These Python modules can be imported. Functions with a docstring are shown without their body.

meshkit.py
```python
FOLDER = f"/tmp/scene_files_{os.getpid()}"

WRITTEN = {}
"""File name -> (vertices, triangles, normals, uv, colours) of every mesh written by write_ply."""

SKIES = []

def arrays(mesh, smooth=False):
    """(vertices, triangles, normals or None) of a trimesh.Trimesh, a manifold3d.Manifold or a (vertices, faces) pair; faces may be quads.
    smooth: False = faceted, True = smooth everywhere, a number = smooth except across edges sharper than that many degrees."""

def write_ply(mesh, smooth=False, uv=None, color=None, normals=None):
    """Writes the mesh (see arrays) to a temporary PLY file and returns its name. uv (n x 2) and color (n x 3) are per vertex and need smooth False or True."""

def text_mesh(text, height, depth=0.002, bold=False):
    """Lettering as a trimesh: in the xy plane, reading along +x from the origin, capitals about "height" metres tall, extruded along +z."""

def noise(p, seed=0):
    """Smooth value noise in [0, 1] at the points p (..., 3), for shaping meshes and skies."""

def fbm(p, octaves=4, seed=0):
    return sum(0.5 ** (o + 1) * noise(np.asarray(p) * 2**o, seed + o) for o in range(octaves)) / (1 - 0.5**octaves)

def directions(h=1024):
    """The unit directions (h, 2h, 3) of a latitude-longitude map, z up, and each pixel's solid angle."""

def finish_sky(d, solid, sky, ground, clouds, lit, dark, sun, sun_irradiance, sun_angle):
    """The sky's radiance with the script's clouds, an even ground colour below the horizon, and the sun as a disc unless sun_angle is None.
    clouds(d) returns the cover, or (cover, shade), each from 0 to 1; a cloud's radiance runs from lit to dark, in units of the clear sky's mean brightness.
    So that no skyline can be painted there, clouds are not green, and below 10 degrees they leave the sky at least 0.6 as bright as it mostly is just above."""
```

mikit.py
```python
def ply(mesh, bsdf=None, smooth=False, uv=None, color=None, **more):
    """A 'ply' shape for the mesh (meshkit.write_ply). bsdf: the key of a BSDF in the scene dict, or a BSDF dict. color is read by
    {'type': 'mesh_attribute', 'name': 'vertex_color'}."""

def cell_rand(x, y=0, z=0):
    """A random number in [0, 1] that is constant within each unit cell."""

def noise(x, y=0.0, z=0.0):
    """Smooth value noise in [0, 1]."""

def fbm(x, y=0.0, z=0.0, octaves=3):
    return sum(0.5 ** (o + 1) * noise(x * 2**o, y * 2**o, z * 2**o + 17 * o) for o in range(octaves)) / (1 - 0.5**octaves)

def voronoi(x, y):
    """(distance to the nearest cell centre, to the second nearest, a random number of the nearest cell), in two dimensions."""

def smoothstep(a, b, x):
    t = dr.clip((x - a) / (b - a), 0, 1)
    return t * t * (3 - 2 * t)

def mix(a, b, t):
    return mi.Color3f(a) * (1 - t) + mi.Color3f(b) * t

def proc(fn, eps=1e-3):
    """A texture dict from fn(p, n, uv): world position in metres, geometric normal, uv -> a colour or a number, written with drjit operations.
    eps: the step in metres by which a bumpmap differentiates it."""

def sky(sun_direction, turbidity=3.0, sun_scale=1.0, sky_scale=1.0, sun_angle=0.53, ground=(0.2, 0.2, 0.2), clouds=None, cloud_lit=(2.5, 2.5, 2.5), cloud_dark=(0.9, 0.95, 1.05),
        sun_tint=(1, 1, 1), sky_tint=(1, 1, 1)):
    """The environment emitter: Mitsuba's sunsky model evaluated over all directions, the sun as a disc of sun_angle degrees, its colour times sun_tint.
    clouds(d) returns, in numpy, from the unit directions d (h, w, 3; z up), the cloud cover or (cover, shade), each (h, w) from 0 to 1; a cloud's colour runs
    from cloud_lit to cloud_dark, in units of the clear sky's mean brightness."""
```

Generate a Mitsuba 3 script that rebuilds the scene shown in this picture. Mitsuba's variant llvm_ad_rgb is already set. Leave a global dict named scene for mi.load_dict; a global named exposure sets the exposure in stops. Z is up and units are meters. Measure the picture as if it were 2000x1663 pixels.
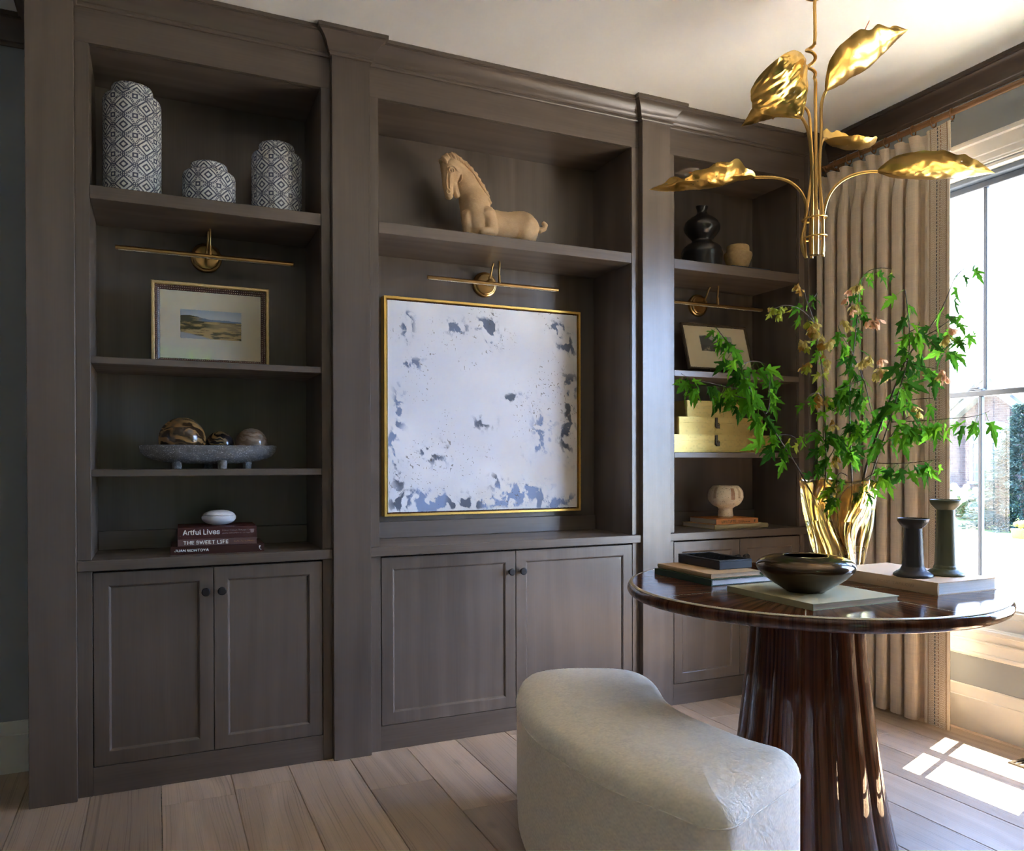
import math, random
import numpy as np
import trimesh
import shapely
from shapely.geometry import Polygon
import manifold3d
from manifold3d import Manifold
import drjit as dr
import mitsuba as mi
import mikit
import meshkit
from mikit import noise, fbm, smoothstep, mix, proc, cell_rand

scene, labels = {}, {}
T = mi.ScalarTransform4f

# ------------------------------------------------------------------ camera, sky, sun, exposure
YAW, PITCH, ROLL = math.radians(24.356), math.radians(-0.366), math.radians(0.131)
FOCAL, W_PX, H_PX, PPY = 1539.47, 2000.0, 1663.0, 912.61
eye = np.array([0.0, -3.2523, 1.22])
right = np.array([math.cos(YAW), -math.sin(YAW), 0.0])
ahead = np.array([math.sin(YAW) * math.cos(PITCH), math.cos(YAW) * math.cos(PITCH), math.sin(PITCH)])
upward = np.cross(right, ahead)
cam_up = math.cos(ROLL) * upward + math.sin(ROLL) * right
scene['camera'] = {
    'type': 'perspective', 'fov': 2 * math.degrees(math.atan(W_PX / 2 / FOCAL)), 'fov_axis': 'x',
    'principal_point_offset_y': -(PPY - H_PX / 2) / H_PX, 'near_clip': 0.02, 'far_clip': 500.0,
    'to_world': T().look_at(origin=eye.tolist(), target=(eye + ahead).tolist(), up=cam_up.tolist())}

SUN = np.array([1.0, 0.36, 3.06]); SUN /= np.linalg.norm(SUN)


def clouds(d):
    q = d / np.maximum(d[..., 2:3], 0.06)
    c = meshkit.fbm(np.stack([q[..., 0] * 0.6, q[..., 1] * 0.6, q[..., 2] * 0 + 3], -1), 4, 5)
    return np.clip((c - 0.46) * 3.0, 0, 0.8), np.clip((c - 0.6) * 2, 0, 0.5)


scene['sky'] = mikit.sky(SUN.tolist(), turbidity=3.0, sun_scale=0.0, sky_scale=2.25, ground=(0.3, 0.3, 0.28), clouds=clouds,
                         sky_tint=(0.82, 1.0, 1.30))
scene['sun'] = {'type': 'directional', 'direction': (-SUN).tolist(), 'irradiance': {'type': 'rgb', 'value': [2.1, 1.85, 1.5]}}
exposure = 6.15

# ------------------------------------------------------------------ helpers


def numbered(key):
    if key not in labels and key not in scene and key not in taken:
        taken.add(key)
        return key
    i = 1
    while f'{key}_{i:03d}' in taken:
        i += 1
    key = f'{key}_{i:03d}'
    taken.add(key)
    return key


taken = set()
REF = lambda m: {'type': 'ref', 'id': m}


def thing(name, label, cat, group=None):
    key = numbered(name)
    labels[key] = {'label': label, 'category': cat}
    if group:
        labels[key]['group'] = group
    return key


def put(key, mesh, mat, smooth=False, **kw):
    scene[key] = mikit.ply(mesh, mat, smooth=smooth, **kw)
    return key


def part(parent, name, mesh, mat, smooth=False, label=None, kind=None, **kw):
    key = numbered(parent + '__' + name)
    put(key, mesh, mat, smooth, **kw)
    if label or kind:
        labels[key] = {}
        if label:
            labels[key]['label'] = label
        if kind:
            labels[key]['kind'] = kind
    return key


def solo(name, label, cat, mesh, mat, smooth=False, group=None, **kw):
    key = thing(name, label, cat, group)
    put(key, mesh, mat, smooth, **kw)
    return key


def struct(name, mesh, mat, smooth=False, label=None, **kw):
    key = numbered(name)
    put(key, mesh, mat, smooth, **kw)
    labels[key] = {'kind': 'structure'}
    if label:
        labels[key]['label'] = label
    return key


def join(ms):
    return trimesh.util.concatenate(list(ms))


def bx(x0, x1, y0, y1, z0, z1, c=0.0):
    """A box, its edges chamfered by c."""
    x0, x1 = min(x0, x1), max(x0, x1)
    y0, y1 = min(y0, y1), max(y0, y1)
    z0, z1 = min(z0, z1), max(z0, z1)
    if c <= 0:
        m = trimesh.creation.box((x1 - x0, y1 - y0, z1 - z0))
        m.apply_translation(((x0 + x1) / 2, (y0 + y1) / 2, (z0 + z1) / 2))
        return m
    pts = []
    for sx in (0, 1):
        for sy in (0, 1):
            for sz in (0, 1):
                p = np.array([(x0, x1)[sx], (y0, y1)[sy], (z0, z1)[sz]])
                s = np.array([1 - 2 * sx, 1 - 2 * sy, 1 - 2 * sz]) * c
                for k in range(3):
                    q = p + s
                    q[k] = p[k]
                    pts.append(q)
    return trimesh.convex.convex_hull(np.array(pts))


def xf(mesh, rz=0.0, loc=(0, 0, 0), rx=0.0, ry=0.0, scale=1.0):
    m = mesh.copy()
    R = trimesh.transformations.euler_matrix(rx, ry, rz, 'sxyz')
    m.apply_scale(scale)
    m.apply_transform(R)
    m.apply_translation(loc)
    return m


def grid_faces(nu, nv, closed_v=False, closed_u=False):
    f = []
    iu = nu if closed_u else nu - 1
    iv = nv if closed_v else nv - 1
    a, b = np.meshgrid(np.arange(iu), np.arange(iv), indexing='ij')
    a, b = a.ravel(), b.ravel()
    q = np.stack([a * nv + b, ((a + 1) % nu) * nv + b, ((a + 1) % nu) * nv + (b + 1) % nv, a * nv + (b + 1) % nv], -1)
    return np.vstack([q[:, [0, 1, 2]], q[:, [0, 2, 3]]])


def spline(pts, n):
    from scipy.interpolate import CubicSpline
    p = np.asarray(pts, float)
    t = np.r_[0, np.cumsum(np.linalg.norm(np.diff(p, axis=0), axis=1))]
    return CubicSpline(t, p)(np.linspace(0, t[-1], n))


def tube(pts, r, sides=10, caps=True):
    p = np.asarray(pts, float)
    n = len(p)
    r = np.broadcast_to(np.asarray(r, float), (n,))
    t = np.gradient(p, axis=0)
    t /= np.linalg.norm(t, axis=1, keepdims=True) + 1e-12
    a = np.cross(t[0], [0, 0, 1.0] if abs(t[0][2]) < 0.9 else [1.0, 0, 0])
    a /= np.linalg.norm(a)
    ang = np.arange(sides) * 2 * np.pi / sides
    rings = []
    for i in range(n):
        a = a - t[i] * (a @ t[i])
        a /= np.linalg.norm(a) + 1e-12
        b = np.cross(t[i], a)
        rings.append(p[i] + r[i] * (np.cos(ang)[:, None] * a + np.sin(ang)[:, None] * b))
    v = np.vstack(rings)
    f = grid_faces(n, sides, closed_v=True)
    if caps:
        c0, c1 = len(v), len(v) + 1
        v = np.vstack([v, p[0], p[-1]])
        i = np.arange(sides)
        f = np.vstack([f, np.stack([np.full(sides, c0), i, (i + 1) % sides], -1),
                       np.stack([np.full(sides, c1), (n - 1) * sides + (i + 1) % sides, (n - 1) * sides + i], -1)])
    m = trimesh.Trimesh(v, f, process=False)
    if m.volume < 0:
        m.invert()
    return m


def lathe(prof, n=48, loc=(0, 0, 0)):
    """Revolve (r, z) points around z; end points with r = 0 close it."""
    p = np.asarray(prof, float)
    ang = np.arange(n) * 2 * np.pi / n
    v = np.stack([p[:, 0][:, None] * np.cos(ang), p[:, 0][:, None] * np.sin(ang), np.broadcast_to(p[:, 1][:, None], (len(p), n))], -1).reshape(-1, 3)
    m = trimesh.Trimesh(v, grid_faces(len(p), n, closed_v=True), process=False)
    m.merge_vertices()
    m.update_faces(m.nondegenerate_faces())
    if m.volume < 0:
        m.invert()
    m.apply_translation(loc)
    return m


def smooth_profile(pts, n=40):
    from scipy.interpolate import PchipInterpolator
    p = np.asarray(pts, float)
    t = np.r_[0, np.cumsum(np.linalg.norm(np.diff(p, axis=0), axis=1))]
    return np.stack([PchipInterpolator(t, p[:, k])(np.linspace(0, t[-1], n)) for k in range(2)], -1)


def frame_sweep(x0, x1, z0, z1, prof):
    """A mitred frame in the xz plane: prof is a closed list of (inset from the outer edge, y)."""
    v = []
    for i, y in prof:
        v += [(x0 + i, y, z0 + i), (x1 - i, y, z0 + i), (x1 - i, y, z1 - i), (x0 + i, y, z1 - i)]
    m = trimesh.Trimesh(np.array(v), grid_faces(len(prof), 4, closed_v=True, closed_u=True), process=False)
    if m.volume < 0:
        m.invert()
    return m


def molding(path, prof, z0=0.0, left=False):
    """Profile (outward distance, z) along a plan polyline with mitred corners; outward is to the right of travel unless left."""
    p = np.asarray(path, float)
    d = np.diff(p, axis=0)
    d /= np.linalg.norm(d, axis=1, keepdims=True)
    nrm = np.stack([d[:, 1], -d[:, 0]], -1) * (-1 if left else 1)
    off = []
    for i in range(len(p)):
        if i == 0:
            off.append(nrm[0])
        elif i == len(p) - 1:
            off.append(nrm[-1])
        else:
            s = nrm[i - 1] + nrm[i]
            off.append(s / (1 + nrm[i - 1] @ nrm[i]))
    off = np.array(off)
    v = np.array([[(*(p[i] + off[i] * a), z0 + z) for a, z in prof] for i in range(len(p))]).reshape(-1, 3)
    k = len(prof)
    m = trimesh.Trimesh(v, grid_faces(len(p), k, closed_v=True), process=False)
    cap = trimesh.creation.triangulate_polygon(Polygon(prof), engine='earcut')[1]
    m = trimesh.Trimesh(v, np.vstack([m.faces, cap, cap[:, ::-1] + (len(p) - 1) * k]), process=False)
    if m.volume < 0:
        m.invert()
    return m


def extrude_y(poly, y0, y1):
    """A polygon of (x, z) points extruded from y0 to y1."""
    m = trimesh.creation.extrude_polygon(poly if isinstance(poly, Polygon) else Polygon(poly), abs(y1 - y0), engine='earcut')
    v = m.vertices.copy()
    m.vertices = np.stack([v[:, 0], min(y0, y1) + v[:, 2], v[:, 1]], -1)
    m.fix_normals()
    return m


def orient(mesh, loc, fx, fy, fz):
    """Mesh axes x, y, z become fx, fy, fz (rows of a frame), moved to loc."""
    m = mesh.copy()
    m.vertices = m.vertices @ np.array([fx, fy, fz], float) + np.asarray(loc, float)
    return m


def unit(v):
    v = np.asarray(v, float)
    return v / np.linalg.norm(v)


def text_on_front(text, h, x, y, z, bold=False, depth=0.0006, squeeze=1.0):
    """Lettering on a face that looks along -y, left end at x, base line at z."""
    m = meshkit.text_mesh(text, h, depth, bold)
    v = m.vertices.copy()
    m.vertices = np.stack([x + v[:, 0] * squeeze, y - v[:, 2], z + v[:, 1]], -1)
    m.fix_normals()
    return m


# ------------------------------------------------------------------ materials
def bsdf(name, d):
    scene[name] = d
    return name


def rgb(*c):
    return {'type': 'rgb', 'value': list(c)}


def principled(name, color, rough=0.5, two=False, **kw):
    d = {'type': 'principled', 'base_color': color if isinstance(color, dict) else rgb(*color), 'roughness': rough, **kw}
    return bsdf(name, {'type': 'twosided', 'bsdf': d} if two else d)


def f_wood(along, across, tint=(1, 1, 1)):
    def fn(p, n, uv):
        c = (p.x, p.y, p.z)
        a = c[along]
        q = [c[k] for k in range(3) if k != along]
        s = q[0] + 0.73 * q[1]
        warp = fbm(a * 1.4, s * 5.0, 3.0)
        ring = noise(s * 30.0 + warp * 3.2, a * 0.45, 7.0)
        fine = noise(s * 420.0, a * 9.0, 1.0)
        blotch = fbm(a * 1.1 + 4.0, s * 2.6, 11.0)
        t = 0.26 * ring + 0.11 * fine + 0.74 * blotch
        col = mix((0.062, 0.0475, 0.0365), (0.158, 0.124, 0.098), dr.clip(t * 1.15 - 0.12, 0, 1))
        return col * mi.Color3f(*tint)
    return fn


WOOD = dict(specular=0.7)
principled('wood_upright', proc(f_wood(2, 0)), 0.31, **WOOD)
principled('wood_level', proc(f_wood(0, 2)), 0.31, **WOOD)
principled('wood_deep', proc(f_wood(1, 0)), 0.42, **WOOD)


def f_floor(p, n, uv):
    r = uv.x
    o = r * 37.0
    s = p.x + o
    a = p.y + uv.y * 13.0
    warp = fbm(s * 3.0, a * 0.9, o)
    cath = noise(s * 26.0 + warp * 10.0, a * 0.7, 3.0)
    pores = noise(s * 600.0, a * 9.0, 5.0)
    lines = smoothstep(0.62, 0.95, noise(s * 360.0 + warp * 40.0, a * 1.3, 9.0))
    t = 0.62 * cath + 0.30 * pores
    base = mix((0.56, 0.425, 0.305), (0.43, 0.31, 0.215), dr.clip(t * 1.1, 0, 1))
    base = base * (0.76 + 0.42 * r)
    base = base * (1.0 - 0.24 * lines * (0.35 + cath))
    knot = 0.5 * smoothstep(0.05, 0.01, dr.sqrt(dr.square((p.x - dr.floor(p.x / 0.236) * 0.236 - 0.05 - 0.12 * r) * 2.2) + dr.square(a - dr.floor(a / 2.3) * 2.3 - 1.0)))
    return base * (1.0 - 0.35 * knot)


principled('floor_oak', proc(f_floor), 0.42, specular=0.4)
principled('subfloor', (0.06, 0.045, 0.035), 0.9)


def f_paint(c, amp=0.02, k=3.0):
    def fn(p, n, uv):
        return mi.Color3f(*c) * (1.0 - amp + 2 * amp * fbm(p.x * k, p.y * k, p.z * k))
    return fn


principled('ceiling_paint', proc(f_paint((0.80, 0.79, 0.745))), 0.85, specular=0.2)
principled('wall_paint', proc(f_paint((0.30, 0.325, 0.335))), 0.7, specular=0.3)
principled('trim_paint', proc(f_paint((0.72, 0.70, 0.64), 0.012)), 0.42, specular=0.4)
principled('far_wall_paint', proc(f_paint((0.11, 0.12, 0.13))), 0.8, specular=0.2)
principled('crown_dark', proc(f_wood(1, 2, (0.72, 0.66, 0.62))), 0.4, **WOOD)
principled('sash_paint', (0.10, 0.125, 0.16), 0.38, specular=0.5)
bsdf('pane_glass', {'type': 'thindielectric', 'int_ior': 1.5})
bsdf('pane_tinted', {'type': 'thindielectric', 'int_ior': 1.5, 'specular_transmittance': rgb(0.55, 0.56, 0.57)})
principled('black_knob', (0.012, 0.012, 0.013), 0.42, specular=0.4)
principled('gap_dark', (0.01, 0.009, 0.008), 0.9)

# ------------------------------------------------------------------ room
CEIL, WX, BACK, FARY, LEFTX = 2.9688, 3.372, 0.392, -6.2, -2.7
PIL = -0.031
SILL, HEAD = 0.474, 2.535

struct('floor', bx(LEFTX, WX + 0.15, FARY, BACK, -0.12, -0.022), 'subfloor')
rng = random.Random(4)
seams = [LEFTX + 0.004] + [0.015 + 0.2365 * k + (0.012 if k % 3 == 1 else -0.006 if k % 5 == 2 else 0) for k in range(-11, 15)] + [WX - 0.004]
seams = sorted(s for s in seams if s <= WX)
for i in range(len(seams) - 1):
    y = FARY + 0.003
    first = True
    while y < BACK - 0.01:
        L = rng.uniform(0.5, 2.4) if first else rng.uniform(1.6, 2.6)
        first = False
        y1 = min(y + L, BACK - 0.002)
        if BACK - y1 < 0.4:
            y1 = BACK - 0.002
        m = bx(seams[i] + 0.0009, seams[i + 1] - 0.0009, y + 0.0008, y1 - 0.0008, -0.022, 0.0 - rng.uniform(0, 0.0006), 0.0018)
        u = rng.random()
        part('floor', 'plank', m, 'floor_oak', uv=np.tile([[u, rng.random()]], (len(m.vertices), 1)))
        y = y1

struct('ceiling', bx(LEFTX, WX + 0.15, FARY, BACK + 0.1, CEIL, CEIL + 0.1), 'ceiling_paint')
struct('wall_back', bx(LEFTX, WX + 0.15, BACK, BACK + 0.12, -0.12, CEIL), 'wall_paint')
struct('wall_left', bx(LEFTX - 0.12, LEFTX, FARY - 0.12, BACK + 0.12, -0.12, CEIL), 'far_wall_paint')


def wall_with_openings(u0, u1, z0, z1, holes):
    """Pieces (u0, u1, z0, z1) of a wall around rectangular openings, which are sorted along u."""
    out, at = [], u0
    for a, b, c, d in sorted(holes):
        out += [(at, a, z0, z1), (a, b, z0, c), (a, b, d, z1)]
        at = b
    out.append((at, u1, z0, z1))
    return [o for o in out if o[1] - o[0] > 1e-6]


WIN_R = [(-1.305, -0.41, SILL, HEAD), (-2.33, -1.435, SILL, HEAD)]
struct('wall_right', join(bx(WX, WX + 0.15, a, b, c, d) for a, b, c, d in wall_with_openings(FARY - 0.12, BACK + 0.12, -0.12, CEIL, WIN_R)), 'wall_paint')
WIN_F = [(-0.02, 0.68, SILL, 2.63)]
struct('wall_front', join(bx(a, b, FARY - 0.12, FARY, c, d) for a, b, c, d in wall_with_openings(LEFTX, WX + 0.15, -0.12, CEIL, WIN_F)), 'far_wall_paint')

CROWN = [(0, 0), (0.008, 0), (0.011, 0.004), (0.011, 0.012), (0.016, 0.015), (0.018, 0.023), (0.021, 0.026), (0.023, 0.036), (0.028, 0.048), (0.037, 0.061),
         (0.046, 0.069), (0.053, 0.073), (0.056, 0.075), (0.056, 0.080), (0.064, 0.081), (0.064, 0.0958), (0, 0.0958)]
BIGCROWN = [(a * 1.0, b * 1.18) for a, b in CROWN]
struct('trim_1', molding([(WX, FARY), (WX, PIL)], [(a, b * 0.1128 / 0.0958) for a, b in CROWN], 2.856, left=True), 'crown_dark', 35)
struct('trim_2', molding([(LEFTX, BACK), (-0.4105, BACK)], [(a, b * 0.1128 / 0.0958) for a, b in CROWN], 2.856), 'crown_dark', 35)
BASE = [(0, 0), (0.018, 0), (0.018, 0.148), (0.014, 0.151), (0.014, 0.158), (0.010, 0.170), (0.008, 0.196), (0.004, 0.2007), (0, 0.2007)]
struct('baseboard_right', molding([(WX, FARY), (WX, PIL)], BASE, 0, left=True), 'trim_paint', 35)
struct('baseboard_back', molding([(LEFTX, BACK), (-0.4105, BACK)], BASE, 0), 'trim_paint', 35)
struct('baseboard_front', molding([(LEFTX, FARY), (WX, FARY)], BASE, 0, left=True), 'trim_paint', 35)


def window(idx, hole, wall, muntins, thick=0.15, casing=None):
    """wall 'right': looks along +x at WX; 'front': looks along -y at FARY. Local u runs along the wall, w into the wall."""
    a, b, z0, z1 = hole

    def place(m):
        v = m.vertices.copy()
        if wall == 'right':
            m.vertices = np.stack([WX + v[:, 1], v[:, 0], v[:, 2]], -1)
        else:
            m.vertices = np.stack([v[:, 0], FARY - v[:, 1] * 0.8, v[:, 2]], -1)
        if m.volume < 0:
            m.invert()
        return m

    key = numbered(f'window_{idx}')
    labels[key] = {'kind': 'structure'}
    c = 0.003
    if casing:
        a, b = casing
        prof = [(0, 0.0), (0, -0.030), (0.012, -0.034), (0.022, -0.034), (0.026, -0.022), (0.080, -0.020), (0.084, -0.016), (0.110, -0.016), (0.114, -0.012), (0.122, -0.012), (0.122, 0.0)]
        cas = frame_sweep(a - 0.118, b + 0.118, z0 - 0.02, z1 + 0.128, prof)
        part(key, 'casing', place(cas), 'trim_paint', 30)
        part(key, 'stool', place(bx(a - 0.13, b + 0.13, -0.045, 0.055, z0 - 0.022, z0 + 0.0, 0.004)), 'trim_paint')
        part(key, 'apron', place(join([bx(a - 0.10, b + 0.10, -0.020, 0, z0 - 0.135, z0 - 0.022, c), bx(a - 0.10, b + 0.10, -0.028, 0, z0 - 0.068, z0 - 0.055, c), bx(a - 0.10, b + 0.10, -0.026, 0, z0 - 0.128, z0 - 0.112, c)])), 'trim_paint')
    a, b, z0, z1 = hole
    part(key, 'jamb', place(join([bx(a, a + 0.012, 0, thick, z0, z1), bx(b - 0.012, b, 0, thick, z0, z1), bx(a, b, 0, thick, z1 - 0.012, z1)])), 'trim_paint')
    a, b = a + 0.012, b - 0.012
    part(key, 'sill', place(join([bx(a, b, 0.03, thick + 0.04, z0, z0 + 0.022, c), bx(a, b, 0.045, 0.06, z0 + 0.022, z0 + 0.04, c)])), 'sash_paint')
    part(key, 'frame', place(join([bx(a, a + 0.022, 0.04, 0.13, z0, z1 - 0.012), bx(b - 0.022, b, 0.04, 0.13, z0, z1 - 0.012), bx(a, b, 0.04, 0.13, z1 - 0.034, z1 - 0.012, c)])), 'sash_paint')
    mid = 1.5286
    # lower sash (inner), upper sash (outer)
    for nm, w0, w1, s0, s1, rb, rt in (('lower_sash', 0.050, 0.078, z0 + 0.022, mid + 0.013, 0.052, 0.026), ('upper_sash', 0.084, 0.112, mid - 0.013, z1 - 0.034, 0.028, 0.03)):
        st = 0.036
        sk = part(key, nm, place(join([bx(a + 0.022, a + 0.022 + st, w0, w1, s0, s1, c), bx(b - 0.022 - st, b - 0.022, w0, w1, s0, s1, c), bx(a + 0.022 + st, b - 0.022 - st, w0, w1, s0, s0 + rb, c), bx(a + 0.022 + st, b - 0.022 - st, w0, w1, s1 - rt, s1, c)])), 'sash_paint')
        for mu in muntins:
            part(sk, 'muntin', place(bx(mu - 0.0085, mu + 0.0085, w0 + 0.002, w1 - 0.002, s0 + rb, s1 - rt, 0.003)), 'sash_paint')
        edges = [a + 0.022 + st] + list(muntins) + [b - 0.022 - st]
        for e0, e1 in zip(edges[:-1], edges[1:]):
            w = (w0 + w1) / 2
            g = trimesh.Trimesh([(e0, w, s0 + rb), (e1, w, s0 + rb), (e1, w, s1 - rt), (e0, w, s1 - rt)], [(0, 1, 2), (0, 2, 3)], process=False)
            v = g.vertices.copy()
            g.vertices = np.stack([WX + v[:, 1], v[:, 0], v[:, 2]], -1) if wall == 'right' else np.stack([v[:, 0], FARY - v[:, 1] * 0.8, v[:, 2]], -1)
            part(sk, 'pane', g, 'pane_tinted' if idx == 1 else 'pane_glass')
    lk = (muntins[0] if muntins else (a + b) / 2) + 0.025
    part(key, 'sash_lock', place(join([bx(lk - 0.035, lk + 0.035, 0.055, 0.08, mid + 0.013, mid + 0.021, 0.002), bx(lk - 0.012, lk + 0.03, 0.06, 0.072, mid + 0.021, mid + 0.030, 0.002)])), 'sash_paint')


window(1, WIN_R[0], 'right', (-0.8575,), casing=(-2.33, -0.41))
part('window_1', 'mullion_casing', bx(WX - 0.02, WX + 0.001, -1.432, -1.308, SILL, HEAD, 0.003), 'trim_paint')
window(2, WIN_R[1], 'right', (-1.8825,))
window(3, WIN_F[0], 'front', (0.33,), casing=WIN_F[0][:2])

# ------------------------------------------------------------------ built-in bookcase
SEC = [dict(x=(-0.26, 0.66), o=(-0.2134, 0.6209), d=(-0.2099, 0.204, 0.6208), side='left', panels=((0.0585, 0.0565), (0.0585, 0.0605)),
            shelves=((2.1854, 2.2346), (1.5849, 1.6099), (1.169, 1.1954))),
       dict(x=(0.816, 2.155), o=(0.8594, 2.1134), d=(0.8655, 1.4904, 2.1143), side='middle', panels=((0.0585, 0.0605), (0.0585, 0.0585)), shelves=((2.1854, 2.2346),)),
       dict(x=(2.318, 3.221), o=(2.3629, 3.1819), d=(2.3588, 2.7754, 3.1863), side='right', panels=((0.0545, 0.06), (0.06, 0.0545)),
            shelves=((2.1854, 2.2346), (1.648, 1.679), (1.239, 1.267)))]
OT, CT, CB, DT, DB, BP = 2.7487, 0.8639, 0.825, 0.8169, 0.1058, 0.367
where = {'left': 'with four shelf spaces beside the dark wall', 'middle': 'the widest, around the abstract painting', 'right': 'beside the curtain and behind the leafy branches'}
under = {'left': 'at the far left', 'middle': 'the widest, below the abstract painting', 'right': 'behind the round table'}
count = {'left': 0, 'middle': 0, 'right': 0}
G = 0.0006
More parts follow.
